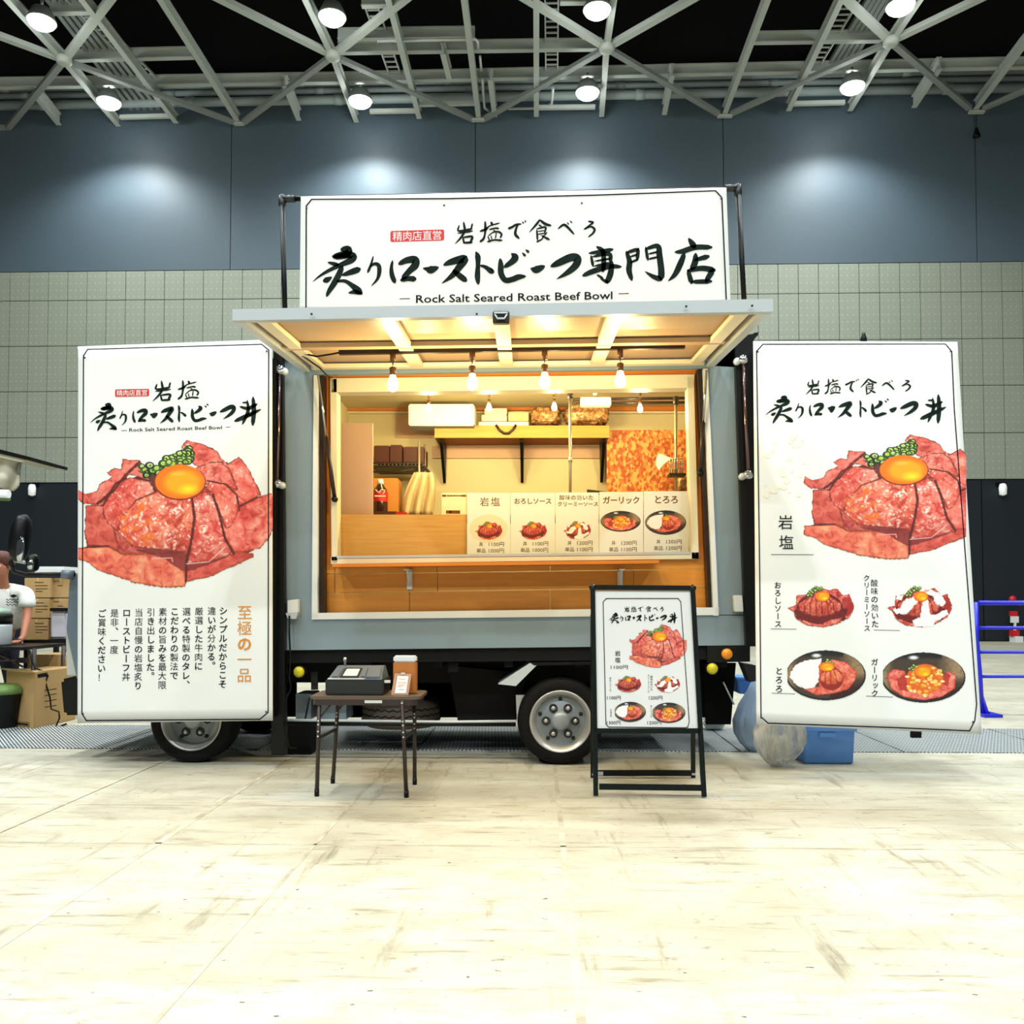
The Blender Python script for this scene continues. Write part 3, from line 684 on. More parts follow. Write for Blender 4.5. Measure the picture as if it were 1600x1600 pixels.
for x, y in ((100, 97), (520, 90), (948, 78), (1392, 68)):
    c = PZ(x, y, ZT - .1); MB().lathe(c, [(.05, -.05), (.15, -.05), (.19, 0), (.19, .1), (.12, .16)], n=8).build('node_plate', 'steel', truss)
for a, b in ((366, 381), (737, 757), (1121, 1144), (1514, 1538)):
    MB().bar(PZ(a, 194 - .016 * a + 5.5, ZT - .06), PZ(b, 194 - .016 * b + 5.5, ZT - .06), .12, .06).build('foot_plate', 'steel', truss)
for (x0_, y0_, x1_, y1_) in ((106, 95, 302, 90), (528, 62, 742, 59), (528, 83, 940, 77), (1172, 67, 1384, 64), (-40, 138, 530, 129), (530, 129, 1060, 117), (1060, 117, 1640, 105), (78, 21, 140, 20), (565, 10, 612, 9), (875, 5, 950, 4)):
    beam([(x0_, y0_), (x1_, y1_)], .14, .24, ZT + .25, name='cross_beam')
for a in ((188, 186, 268, 184), (578, 177, 652, 176), (652, 166, 745, 164), (842, 171, 930, 170), (1240, 165, 1320, 163), (95, 150, 96, 150)):
    if a[2] - a[0] > 5: beam([(a[0], a[1]), (a[2], a[3])], .1, .1, ZT + .02, name='cross_rail', flange=False)
# pipes along the wall
for k, (ya, yb, r) in enumerate(((141, 112, .075), (151, 123, .08), (165, 137, .12), (130, 102, .06))):
    Y = YW - .34 - .02 * k
    p, q = PY(-60, ya + 1, Y), PY(1660, yb - 1, Y)
    t = thing('duct_pipe', ['second grey pipe up, running along the wall top under the roof', 'thick grey pipe third down at the wall top, under the roof', 'thickest and lowest grey pipe running along the top of the back wall', 'thinnest and uppermost grey pipe along the wall top'][k], 'pipe', p, 'pipes along the top of the back wall')
    MB().tube([p, q], r, 12).build('tube', 'pipe', t)
    for j in range(7):
        f = (j + .3 + .13 * k) / 7.3; c = p.lerp(q, f); d = (q - p).normalized()
        MB().tube([c - d * .12, c + d * .12], r * 1.15, 12).build('coupling', 'pipe', t)
# small sprinkler pipes
sp = MB(); z = ZT + .1
sp.tube([PZ(590, 64, z), PZ(742, 61, z), PZ(746, 64, z), PZ(747, 75, z)], .035, 8); sp.tube([PZ(750, 88, z), PZ(752, 110, z)], .03, 8)
sp.tube([PZ(754, 124, z), PZ(755, 145, z), PZ(757, 168, z), PZ(765, 174, z)], .035, 8); sp.tube([PZ(794, 170, z), PZ(850, 169, z), PZ(862, 162, z), PZ(864, 138, z)], .035, 8)
tag(sp.build('sprinkler_pipe', 'white_alu'), 'thin white sprinkler pipes bent between the roof beams above the banner', 'pipe')
# ladders and channels
def ladder(a, b, w, label, n=14):
    p, q = PZ(*a, ZT + .45), PZ(*b, ZT + .45); t = thing('cable_ladder', label, 'ladder', q, 'cable ladders under the roof')
    s = Vector((w / 2, 0, 0))
    for k in (-1, 1): MB().bar(p + s * k, q + s * k, .035, .06).build('side_rail', 'steel', t)
    r = None
    for i in range(n):
        c = p.lerp(q, (i + .5) / n); MB().bar(c - s, c + s, .035, .03).build('rung', 'steel', t)
ladder((98, -20), (240, 128), .36, 'cable ladder under the roof beside the leftmost pair of lamps', 16)
ladder((570, -20), (620, 124), .3, 'cable ladder under the roof right of the second lamp pair', 16)
ladder((862, -20), (862, 120), .3, 'cable ladder rising straight beside the lamp above the banner', 16)
ladder((1342, -20), (1262, 116), .36, 'cable ladder under the roof beside the right lamp pair', 16)
for (a, b, dx, lb) in (((60, -20), (210, 175), 17, 'bundle of long ribbed channels running under the roof at the far left corner'), ((1368, -20), (1290, 110), 13, 'bundle of long ribbed channels running under the roof above the right banner')):
    t = thing('cable_channel', lb, 'channel', PZ(*b, ZT + .5), 'cable channels under the roof')
    for k in range(5):
        p, q = PZ(a[0] + dx * .62 * k, a[1], ZT + .5), PZ(b[0] + dx * .62 * k, b[1], ZT + .5)
        MB().bar(p, q, .1, .1).build('channel', 'steel_dark', t)
# flood lamps
LP = [(65, 34, 'left end, upper of the pair'), (170, 160, 'left end, lower of the pair, nearest the wall'), (519, 27, 'above the left banner post, upper of the pair'), (563, 158, 'just left of the wide banner, near the wall'),
      (933, 16, 'above the wide banner, upper of the pair'), (918, 145, 'above the wide banner, near the wall'), (1407, 10, 'above the right banner, upper of the pair'), (1332, 136, 'above the right banner, near the wall')]
for i, (x, y, lb) in enumerate(LP):
    z = ZT - .18; c = PZ(x, y, z)
    if i % 2: c.y = min(c.y, YW - .85)
    t = thing('flood_lamp', 'round flood lamp under the roof, ' + lb, 'lamp', c, 'flood lamps under the roof')
    MB().lathe(c, [(.10, .34), (.2, .28), (.31, .04), (.32, 0), (.30, 0), (.29, .03)], n=20, close=False).build('housing', 'steel_dark', t)
    MB().lathe(c, [(.001, -.15), (.12, -.14), (.21, -.11), (.27, -.06), (.295, .0), (.29, .02)], n=20).build('lens', 'floodl', t)
    MB().tube([c + Vector((0, 0, .3)), c + Vector((0, 0, .5)), PZ(x, y - 4, ZT + .1)], .03, 8).build('stem', 'steel_dark', t)
    lamp('POINT', c + Vector((0, 0, -.12)), 420, (.93, 1, .98), .3, name='flood_spill')
    s = lamp('SPOT', c + Vector((0, 0, -.17)), 7500 if i % 2 else 5000, (.93, 1, .98), .28, (0, 0, 0), 142, .6, 'flood_light')
for x, y, lb in ((50, 766, 'left'), (1567, 765, 'right')):
    c = PY(x, y, YW - .15); t = thing('wall_lamp', 'small white bulkhead lamp on the dark partition, far ' + lb, 'lamp', c)
    MB().lathe(c, [(.02, -.16), (.09, -.13), (.1, .05), (.08, .14), (.05, .16)], n=12).build('glass', 'lampw', t)
    MB().box((c.x - .12, c.y + .02, c.z + .12), (c.x + .12, c.y + .14, c.z + .2)).build('bracket', 'black', t)
c = PY(1526, 206, YW - .25); t = thing('wall_speaker', 'small dark conical speaker hanging on the upper blue wall at the right', 'speaker', c)
MB().lathe(c, [(.1, -.14), (.09, -.1), (.04, .08), (.02, .12)], n=12).build('horn', 'black', t); MB().tube([c + Vector((0, 0, .1)), c + Vector((0, 0, .45))], .012, 6).build('hanger', 'black', t)
# ------------------------------------------------------------------ the truck
YB = 6.10      # near skin of the box
YK = 7.92      # far skin
truck = thing('food_truck', 'grey kitchen truck with its serving hatch propped open over a lit wooden interior', 'truck', PZ(800, 1192, 0))
T = lambda: MB()
# outer skin around the hatch
skin = [('left_side_panel', [(441, 548), (489, 548), (488, 966), (447, 966)]), ('right_side_panel', [(1105, 535), (1153, 535), (1168, 962), (1122, 962)]), ('lower_side_panel', [(447, 966), (1168, 960), (1170, 1008), (447, 1016)]), ('upper_side_panel', [(441, 532), (1153, 520), (1153, 574), (441, 586)])]
for nm, q in skin: T().pq(q, YB, YB + .05).build(nm, 'body', truck)
# white aluminium frame of the hatch
for nm, q in (('hatch_frame', [(490, 586), (496, 586), (496, 966), (487, 966)]), ('hatch_frame', [(1099, 576), (1106, 576), (1123, 962), (1115, 962)]), ('hatch_frame', [(487, 958), (1123, 949), (1123, 961), (487, 968)])):
    T().pq(q, YB - .012, YB + .10).build(nm, 'white_alu', truck)
for q in ([(497, 584), (506, 584), (506, 958), (497, 958)], [(1090, 576), (1099, 576), (1115, 950), (1107, 950)]):
    T().pq(q, YB + .03, YB + .16).build('hatch_seal', 'rail', truck)
# wooden cladding around the service window
YC = YB + .12
for q, m_ in (([(505, 584), (519, 586), (519, 882), (505, 882)], 'wood_v'), ([(1083, 574), (1096, 572), (1108, 874), (1091, 874)], 'wood_v'), ([(505, 576), (1097, 568), (1085, 594), (518, 600)], 'wood_orange')):
    T().pq(q, YC, YC + .04).build('plank', m_, truck)
def plank_row(ya, yb, cuts, m_):
    for a, b in zip(cuts[:-1], cuts[1:]):
        f = lambda x: -(x - 505) / 603 * 8.0
        T().pq([(a + .5, ya + f(a) + .6), (b - .5, ya + f(b) + .6), (b - .5, yb + f(b) - .6), (a + .5, yb + f(a) - .6)], YC + random.uniform(0, .003), YC + .04).build('plank', m_, truck)
plank_row(879, 897, [505, 523, 683, 860, 1108], 'wood_honey'); plank_row(897, 926, [505, 523, 684, 990, 1108], 'wood_honey'); plank_row(926, 958, [505, 640, 860, 1108], 'wood_honey')
# service window frame
for q in ([(516, 592), (526, 592), (527, 880), (518, 880)], [(1074, 586), (1084, 586), (1092, 873), (1081, 873)], [(516, 591), (1085, 585), (1084, 606), (517, 613)], [(517, 870), (1092, 863), (1092, 873), (517, 881)]):
    T().pq(q, YC - .03, YC + .09).build('window_frame', 'cream2', truck)
T().pq([(526, 868.5), (1079, 862), (1079, 866), (526, 872.5)], YC - .034, YC).build('window_track', 'silver', truck)
# outside counter shelf under the window, seen from below
ct = thing('counter_shelf', 'narrow orange wooden counter shelf on white brackets below the serving window', 'shelf', PY(770, 885, YC - .1))
a = [PY(519, 881, YC - .22), PY(1030, 875, YC - .22)]
zc = a[0].z; zc2 = a[1].z
T().hexa([a[0] + Vector((0, 0, .0)), a[1], a[1] - Vector((0, 0, .022)), a[0] - Vector((0, 0, .022))], [p + Vector((0, .215, 0)) for p in (a[0], a[1], a[1] - Vector((0, 0, .022)), a[0] - Vector((0, 0, .022)))]).build('board', 'wood_orange', ct)
for x in (640, 969):
    p = PY(x, 893, YC - .01); zt = PY(x, 893, YC - .05).z
    mb = MB(); mb.box((p.x - .018, YC - .012, p.z - .125), (p.x + .018, YC - .002, p.z + .0)); mb.box((p.x - .018, YC - .17, p.z + .004), (p.x + .018, YC - .004, p.z + .012))
    mb.tube([(p.x, YC - .012, p.z - .1), (p.x, YC - .06, p.z - .05), (p.x, YC - .12, p.z + .003)], .008, 6)
    mb.build('bracket', 'tag', ct)
# box shell behind
xl, xr = PY(444, 700, YB).x, PY(1158, 700, YB).x
zf = PY(800, 1013, YB).z; zr = PY(800, 526, YB).z
T().box((xl, YB + .05, zf), (xl + .04, YK, zr)).build('front_wall', 'body', truck); T().box((xr - .04, YB + .05, zf), (xr, YK, zr)).build('rear_wall', 'body', truck)
T().box((xl, YB + .02, zr - .03), (xr, YK, zr + .03)).build('roof', 'body', truck); T().box((xl, YB + .06, zf), (xr, YK, zf + .05)).build('box_floor', 'chassis', truck)
T().box((xl + .04, YK - .03, zf), (xr - .04, YK, zr - .03)).build('back_panel', 'cream', truck)
T().box((xl + .04, YB + .3, zr - .12), (xr - .04, YK - .03, zr - .09)).build('inner_ceiling', 'cream', truck)
for x in (xl + .045, xr - .065): T().box((x, YB + .18, zf + .05), (x + .02, YK - .03, zr - .12)).build('inner_lining', 'cream', truck)
# inner trims seen through the window
T().pbox(535, 632, 1074, 641, YK - .10, YK - .03).build('wall_trim', 'wood_orange', truck); T().pbox(535, 641, 1074, 646, YK - .06, YK - .03).build('wall_trim', 'cream2', truck)
T().pbox(950, 616, 1078, 626, YK - .35, YK - .30).build('ceiling_rib', 'pink', truck)
T().pq([(526, 613), (1079, 606), (1079, 609), (526, 616)], YC + .1, YC + .14).build('inner_rail', 'rail', truck)
T().pbox(675, 697, 948, 716, YK - .05, YK - .03).build('wall_band', 'pink', truck); T().pbox(618, 648, 680, 684, YK - .045, YK - .03).build('wall_patch', 'pink', truck)
# awning hatch
aw = thing('hatch_awning', 'raised aluminium hatch forming an awning above the serving window', 'awning', PY(785, 578, YB))
FL, FR = PY(363, 487, 4.50), PY(1208, 471, 4.50); BL, BR = PY(470, 578, YB - .02), PY(1118, 570, YB - .02)
FL2, FR2 = PY(363, 498, 4.50), PY(1208, 484, 4.50)
up = Vector((0, 0, .045))
MB().hexa([FL + up * .3, FR + up * .3, FR2 - up * .2, FL2 - up * .2], [p + Vector((0, .04, 0)) for p in (FL + up * .3, FR + up * .3, FR2 - up * .2, FL2 - up * .2)]).build('front_edge', 'silver', aw)
BLt, BRt = BL + up, BR + up
MB().hexa([FL + Vector((.0, .04, .01)), FR + Vector((0, .04, .01)), BRt + Vector((0, 0, .01)), BLt + Vector((0, 0, .01))], [v + Vector((0, 0, -.012)) for v in (FL + Vector((0, .04, .01)), FR + Vector((0, .04, .01)), BRt + Vector((0, 0, .01)), BLt + Vector((0, 0, .01)))]).build('skin_panel', 'ply', aw)
def awp(u, v, dz=0.0):
    p = (FL2.lerp(FR2, u)).lerp(BL.lerp(BR, u), v); return p + Vector((0, 0, dz))
def awbar(u0, v0, u1, v1, w, m='cream2', name='rib', h=.028, dz=0.0):
    MB().bar(awp(u0, v0, dz + .012), awp(u1, v1, dz + .012), w, h).build(name, m, aw)
awbar(.012, .02, .012, 1, .05, 'silver', 'side_edge', .05); awbar(.988, .02, .988, 1, .05, 'silver', 'side_edge', .05)
awbar(.05, .03, .05, .97, .07); awbar(.95, .03, .95, .97, .07); awbar(.03, .975, .97, .975, .055); awbar(.03, .52, .97, .52, .06, 'ply')
for u in (.285, .50, .715): awbar(u, .03, u, .97, .085)
awbar(.03, .05, .97, .05, .05, 'ply', 'rib', .02)
c = PY(783, 497, 4.48); MB().box((c.x - .042, c.y - .02, c.z - .03), (c.x + .042, c.y + .02, c.z + .03)).build('latch', 'rail', aw, .004)
mb = MB(); mb.tube([(c.x - .03, c.y - .024, c.z + .012), (c.x - .018, c.y - .03, c.z - .012), (c.x + .018, c.y - .03, c.z - .012), (c.x + .03, c.y - .024, c.z + .012)], .005, 6); mb.tube([(c.x - .035, c.y - .026, c.z + .018), (c.x + .035, c.y - .026, c.z + .018)], .005, 6); mb.build('latch_hook', 'silver', aw)
for x, y in ((487, 491), (745, 491), (1072, 479), (1175, 478)):
    c = PY(x, y, 4.485); MB().lathe(c, [(.006, 0), (.006, -.006)], 'y', 8).build('rivet', 'dark_hole', aw)
for (xa, ya, xb, yb) in ((497, 586, 523, 780), (1104, 578, 1094, 740)):
    p, q = PY(xa, ya, YB - .10), PY(xb, yb, YB + .05); mid = p.lerp(q, .5)
    s = thing('gas_strut', 'dark gas strut propping the hatch at the %s side of the opening' % ('left' if xa < 800 else 'right'), 'strut', q)
    MB().tube([p, mid], .008, 8).build('rod', 'chrome', s); MB().tube([mid, q], .014, 10).build('cylinder_sleeve', 'rail', s); MB().lathe(q, [(.02, -.02), (.022, 0), (.02, .02)], 'y', 10).build('ball_joint', 'black', s)
# track light on the awning and its four bulbs
tr = thing('track_light_rail', 'dark straight lighting track fixed under the open hatch', 'rail', PY(800, 546, 5.45))
pa, pb = PY(530, 551, 5.45), PY(1070, 541, 5.45)
MB().bar(pa, pb, .03, .028).build('track', 'rail', tr)
MB().tube([PY(466, 551, 5.5), PY(495, 557, 5.5), PY(520, 553, 5.46), pa], .006, 6).build('cable', 'black', tr)
MB().tube([PY(466, 551, 5.5), PY(500, 575, 5.8), PY(512, 588, 6.0)], .006, 6).build('cable', 'black', tr)
def bulb(x, ytop, Y, sc, lb, energy):
    """ytop: pixel row of the track under which it hangs"""
    c = PY(x, ytop, Y); k = sc
    t = thing('pendant_bulb', lb, 'bulb', c, 'glowing bulbs over the serving window')
    MB().lathe(c, [(.018 * k, -.055 * k), (.018 * k, 0)], n=12).build('adapter', 'socket', t)
    MB().tube([c + Vector((0, 0, -.055 * k)), c + Vector((0, 0, -.09 * k))], .005 * k, 8).build('neck', 'chrome', t)
    MB().lathe(c, [(.019 * k, -.135 * k), (.021 * k, -.09 * k), (.012 * k, -.085 * k)], n=14).build('lamp_holder', 'socket', t)
    MB().lathe(c, [(.017 * k, -.137 * k), (.022 * k, -.155 * k), (.033 * k, -.185 * k), (.034 * k, -.205 * k), (.026 * k, -.228 * k), (.008 * k, -.238 * k)], n=18).build('glass_bulb', 'glow', t)
    l = lamp('POINT', c + Vector((0, -.0, -.2 * k)), energy, (1, .76, .34), .04, name='bulb_light')
    l.location.z -= .05 * k
for i, x in enumerate((614, 738, 851, 969)):
    bulb(x, 552 - (x - 614) * .0185, 5.45, 1.0, 'glowing bulb on the outer lighting track, ' + ['first from the left', 'second from the left', 'third from the left', 'rightmost'][i], 135)
for i, x in enumerate((670, 764, 866, 1000)):
    bulb(x, 614 - (x - 670) * .012 + (4 if i == 3 else 0), 6.75, .62, 'smaller glowing bulb inside the truck, ' + ['above the white box', 'above the folded paper bags', 'beside the crinkled brown bag', 'rightmost, near the particle board'][i], 150)

# ---- things inside the truck
def simple(name, label, cat, px, Y0, Y1, m, bevel=.004, group=None):
    x0, y0, x1, y1 = px
    return tag(MB().pbox(x0, y0, x1, y1, Y0, Y1).build(name, m, None, bevel), label, cat, group)
sh = thing('wall_shelf', 'long honey-coloured wooden shelf on black brackets at the back of the truck', 'shelf', PY(815, 684, 7.6))
MB().pbox(679, 665, 952, 684, 7.48, 7.50).build('fascia', 'wood_shelf', sh); p, q = PY(679, 684, 7.5), PY(952, 684, 7.5)
MB().box((p.x, 7.50, p.z), (q.x, YK - .031, p.z + .02)).build('board', 'wood_orange', sh)
for x in (690, 815, 943):
    a0 = PY(x, 684, 7.6); mb = MB()
    mb.hexa([(a0.x - .017, 7.55, p.z - .002), (a0.x + .017, 7.55, p.z - .002), (a0.x + .012, 7.56, p.z - .03), (a0.x - .012, 7.56, p.z - .03)], [(a0.x - .017, 7.85, p.z - .002), (a0.x + .017, 7.85, p.z - .002), (a0.x + .012, 7.85, p.z - .34), (a0.x - .012, 7.85, p.z - .34)])
    mb.build('bracket', 'black', sh)
simple('air_conditioner', 'white boxy air conditioner on the wall left of the shelf', 'appliance', (638, 631, 741, 665), 7.35, 7.6, 'tag', .01)
def crumple(name, label, cat, px, Y, dep, m, amp=.02, seed=1, group=None, taper=0.0):
    """a soft lumpy body filling the pixel box"""
    x0, y0, x1, y1 = px; c = PY((x0 + x1) / 2, (y0 + y1) / 2, Y); w = (PY(x1, y0, Y).x - PY(x0, y0, Y).x) / 2; h = (PY(x0, y0, Y).z - PY(x0, y1, Y).z) / 2
    rr = random.Random(seed); vs = []; fs = []; nu, nv = 28, 18
    from mathutils import noise as nz
    for j in range(nv + 1):
        a = -math.pi / 2 + math.pi * j / nv
        for i in range(nu):
            b = 2 * math.pi * i / nu
            d = Vector((math.cos(a) * math.cos(b), math.cos(a) * math.sin(b), math.sin(a)))
            e = lambda v: math.copysign(abs(v) ** .55, v)
            tp = 1 - taper * (d.z * .5 + .5)
            pnt = Vector((e(d.x) * w * tp, e(d.y) * dep * tp, e(d.z) * h))
            pnt += d * nz.noise(d * 4.5 + Vector((seed, 0, 0))) * amp * 2 + d * nz.noise(d * 11 + Vector((0, seed, 0))) * amp
            vs.append(c + pnt)
    for j in range(nv):
        for i in range(nu): fs.append((j * nu + i, j * nu + (i + 1) % nu, (j + 1) * nu + (i + 1) % nu, (j + 1) * nu + i))
    return tag(MB().add(vs, fs, True).build(name, m), label, cat, group)
simple('paper_pack', 'flat white carton lying on the truck shelf under folded bags', 'carton', (748, 659, 826, 666), 7.52, 7.75, 'tag', .003)
simple('paper_pack', 'pale cream packet on top of the flat white carton, left half', 'packet', (752, 648, 792, 658), 7.55, 7.7, 'cream2', .006)
simple('paper_pack', 'pale cream packet on top of the flat white carton, right half', 'packet', (794, 644, 826, 658), 7.55, 7.7, 'cloth_y', .006)
o = simple('paper_pack', 'slanting folded paper bag on top of the shelf packets', 'packet', (757, 638, 792, 648), 7.58, 7.66, 'cream2', .004)
tag(MB().tube([PY(775, 664, 7.47), PY(780, 672, 7.46), PY(788, 677, 7.46), PY(795, 677, 7.46), PY(802, 671, 7.46), PY(806, 664, 7.47)], .011, 6).build('carry_strap', 'rail'), 'dark carrying strap looping down over the shelf front', 'strap')
crumple('crinkled_bag', 'shiny brown crinkled bag on the shelf left of the steel pole', 'bag', (830, 640, 874, 664), 7.62, .1, 'oven_bag', .018, 3)
crumple('crinkled_bag', 'shiny brown crinkled bag on the shelf right of the steel pole', 'bag', (882, 634, 950, 664), 7.62, .1, 'oven_bag', .02, 8)
fx = thing('strip_light', 'white strip light fixture under the truck ceiling right of the pole', 'lamp', PY(930, 626, 7.0))
MB().pbox(907, 620, 955, 633, 6.95, 7.05).build('cover', 'tag', fx, .006); MB().tube([PY(895, 624, 7.0), PY(1075, 622, 7.0)], .012, 8).build('rod', 'rail', fx); MB().tube([PY(895, 630, 7.0), PY(1075, 629, 7.0)], .010, 8).build('rod', 'rail', fx); MB().tube([PY(930, 613, 7.0), PY(930, 620, 7.0)], .02, 8).build('mount', 'tag', fx)
for x, y0, y1, lb in ((891, 612, 806, 'slim pale steel pole standing in the middle of the serving window'), (1056, 622, 800, 'slim pale steel pole in front of the particle board')):
    a, b = PY(x, y0, 6.7), PY(x, y1, 6.7); t = thing('steel_pole', lb, 'pole', b); MB().tube([a, b], .011, 10).build('tube', 'wire', t); MB().lathe(a, [(.02, -.05), (.022, -.02), (.022, .01)], n=10).build('clamp', 'rail', t); mdd = a.lerp(b, .55); MB().lathe(mdd, [(.015, -.02), (.015, .02)], n=10).build('collar', 'wire', t)
# particle board
def osb():
    m = bpy.data.materials.new('particle_board'); m.use_nodes = True; n = m.node_tree.nodes; L = m.node_tree.links; b = n['Principled BSDF']; tc = n.new('ShaderNodeTexCoord')
    v = n.new('ShaderNodeTexVoronoi'); v.inputs['Scale'].default_value = 52; mp = n.new('ShaderNodeMapping'); mp.inputs['Scale'].default_value = (1, 1, .65); mp.inputs['Rotation'].default_value = (0, .5, 0); L.new(tc.outputs['Object'], mp.inputs[0]); L.new(mp.outputs[0], v.inputs['Vector'])
    cr = n.new('ShaderNodeValToRGB'); e = cr.color_ramp.elements; e[0].color = rgb(170, 74, 28); e[1].color = rgb(236, 176, 96); e[0].position = .15; e[1].position = .8; k = e.new(.5); k.color = rgb(208, 116, 48)
    sp_ = n.new('ShaderNodeSeparateColor'); L.new(v.outputs['Color'], sp_.inputs[0]); L.new(sp_.outputs[0], cr.inputs[0]); L.new(cr.outputs[0], b.inputs['Base Color']); b.inputs['Roughness'].default_value = .6; return m
M['osb'] = osb()
simple('particle_board', 'orange flaked particle board panel at the right end inside the truck', 'board', (948, 672, 1074, 800), 7.6, 7.62, 'osb', 0)
c = PY(1037, 724, 7.2); t = thing('scoop', 'white quarter-round scoop hung beside the wire basket', 'scoop', c)
mb = MB(); prof = [(math.cos(R(90 + 14 * i)), math.sin(R(90 + 14 * i))) for i in range(8)]; pl_ = planeY(7.2)
mb.slab([pl_(1050, 716), pl_(1030, 708), pl_(1026, 716), pl_(1026, 726), pl_(1030, 735), pl_(1037, 726)], (0, -1, 0), .05); mb.build('blade', 'tag', t, .004)
t = thing('wire_basket', 'small white wire basket hooked on the right pole', 'basket', PY(1056, 742, 6.66)); mb = MB()
for i in range(6): mb.tube([PY(1047 + i * 3.8, 716, 6.66), PY(1047 + i * 3.8, 740, 6.66)], .004, 5)
for j in range(4): mb.tube([PY(1047, 717 + j * 7.5, 6.66), PY(1067, 717 + j * 7.5, 6.66)], .004, 5)
for i in range(6): mb.tube([PY(1047 + i * 3.8, 740, 6.66), PY(1047 + i * 3.8, 740, 6.66) + Vector((0, .08, 0))], .004, 5)
mb.build('wire_mesh', 'wire', t); MB().pbox(1046, 739, 1072, 743, 6.62, 6.74).build('rim_bar', 'rail', t)
crumple('folded_cloth', 'small dark cloth stuffed behind the right pole low down', 'cloth', (1060, 745, 1072, 768), 6.8, .03, 'oven_bag', .006, 5)
# left end
simple('divider_board', 'tall plain peach board standing at the left end of the serving window', 'board', (533, 661, 582, 806), 6.45, 6.48, 'pink', 0)
rk = thing('wire_rack', 'dark wire rack behind the divider board', 'rack', PY(620, 728, 7.5))
for yy in (724, 728): MB().bar(PY(580, yy, 7.35), PY(664, yy, 7.35), .012, .012).build('front_wire', 'rail', rk)
mb = MB()
for i in range(14): mb.tube([PY(582 + i * 6, 728, 7.35), PY(585 + i * 6, 723, 7.35)], .004, 5)
mb.build('truss_wire', 'wire', rk); MB().box((PY(580, 730, 7.35).x, 7.36, PY(580, 730, 7.35).z), (PY(664, 730, 7.35).x, 7.8, PY(580, 730, 7.35).z + .012)).build('shelf_grid', 'rail', rk)
for x, y0 in ((655, 689), (664, 694)): MB().tube([PY(x, y0, 7.34 + (x - 655) * .02), PY(x, 806, 7.34 + (x - 655) * .02)], .009, 8).build('post', 'wire', rk)
MB().tube([PY(582, 737, 7.36), PY(620, 738, 7.36), PY(660, 731, 7.36)], .008, 6).build('hook_rail', 'rail', rk)
simple('storage_crate', 'dark maroon crate on the wire rack, next to the divider board', 'crate', (584, 696, 608, 723), 7.4, 7.7, 'crate_dark', .006)
simple('storage_crate', 'dark ribbed crate in the middle of the wire rack', 'crate', (609, 695, 628, 723), 7.4, 7.7, 'crate_dark', .006)
simple('storage_crate', 'low dark crate at the right end of the wire rack', 'crate', (630, 698, 662, 723), 7.42, 7.7, 'crate_dark', .006)
simple('carton', 'orange-brown carton behind the sauce bottle', 'carton', (583, 747, 621, 806), 7.2, 7.45, 'box_orange', .003)
c = PY(594, 806, 7.0); t = thing('sauce_bottle', 'dark soy sauce bottle with red label and pale cap', 'bottle', c)
hh = PY(594, 749, 7.0).z - c.z
MB().lathe(c, [(.058, 0), (.06, .02), (.06, hh * .62), (.05, hh * .72), (.022, hh * .86), (.02, hh * .9)], n=20).build('bottle_body', 'soy', t); MB().lathe(c, [(.0615, hh * .38), (.0615, hh * .66)], n=20, close=False).build('label', 'red_label', t); MB().lathe(c, [(.024, hh * .86), (.028, hh * .9), (.022, hh * 1.0)], n=14).build('cap', 'tag', t)
mb = MB(); pl_ = planeY(6.93); line(mb, pl_, [(587, 765), (592, 770), (596, 765)], 1.4); line(mb, pl_, [(597, 765), (602, 766), (599, 771)], 1.4); line(mb, pl_, [(586, 775), (602, 775)], 2); mb.build('label_text', 'white_ink', t)
mb = MB(); pl_ = planeY(7.5)
mb = MB(); nn = 22; vs = []
for j in range(9):
    for i in range(nn):
        u = i / (nn - 1); v = j / 8
        x = 627 + (50 - 22 * (1 - v) ** 3) * u + (1 - v) ** 2 * 20; y = 738 + v * 68
        vs.append(PY(x, y, 7.25 + .03 * math.sin(u * 19 + v * 2) * (0.4 + v)))
mb.add(vs, [(j * nn + i, j * nn + i + 1, (j + 1) * nn + i + 1, (j + 1) * nn + i) for j in range(8) for i in range(nn - 1)], True)
ap = tag(mb.build('apron', 'cloth_y', fix=False), 'pale aprons hanging in folds from the rack right of the sauce bottle', 'apron'); sm = ap.modifiers.new('th', 'SOLIDIFY'); sm.thickness = .006
nt = tag(MB().pbox(690, 770, 728, 806, 7.0, 7.004).build('notice_sheet', 'cream2'), 'small printed notice sheet left of the menu cards', 'notice')
mb = MB(); [line(mb, planeY(7.0), [(a_, 774.5), (a_ + w_, 774.5)], 3 if w_ > 3 else 2) for a_, w_ in ((692, 4), (699, 3), (704, 3), (709, 3), (714, 2), (718, 3), (723, 4))]; [line(mb, planeY(7.0), [(a_, 800), (a_ + 4, 800)], 5) for a_ in (699, 705, 713)]; o = mb.build('notice_print', 'brown_ink', kind='stuff'); o.parent = nt
simple('lid_tray', 'grey-white ladle and dark tray edge beside the bottle', 'tray', (585, 799, 620, 806), 6.9, 7.0, 'crate_dark', .003)
simple('lid_tray', 'small red-brown tray beside the hanging aprons', 'tray', (618, 800, 635, 806), 6.8, 6.95, 'red_label', .003)
cb = MB().pbox(527, 804, 729, 870, YC + .10, YC + .125).build('counter_board', 'wood_lam'); tag(cb, 'yellow laminated wooden board along the lower left of the window', 'board')
tag(MB().box((PY(530, 806, YC + .3).x, YC + .13, PY(530, 806, YC + .2).z - .03), (PY(1078, 806, YC + .3).x, YC + .55, PY(530, 806, YC + .2).z)).build('worktop', 'wood_lam'), 'wooden worktop behind the laminated front board inside the truck', 'worktop')
tag(MB().bar(PY(917, 768, 6.5), PY(950, 772, 6.5), .02, .03).build('tongs', 'rail'), 'dark tongs handle lying behind the garlic menu card', 'tongs')

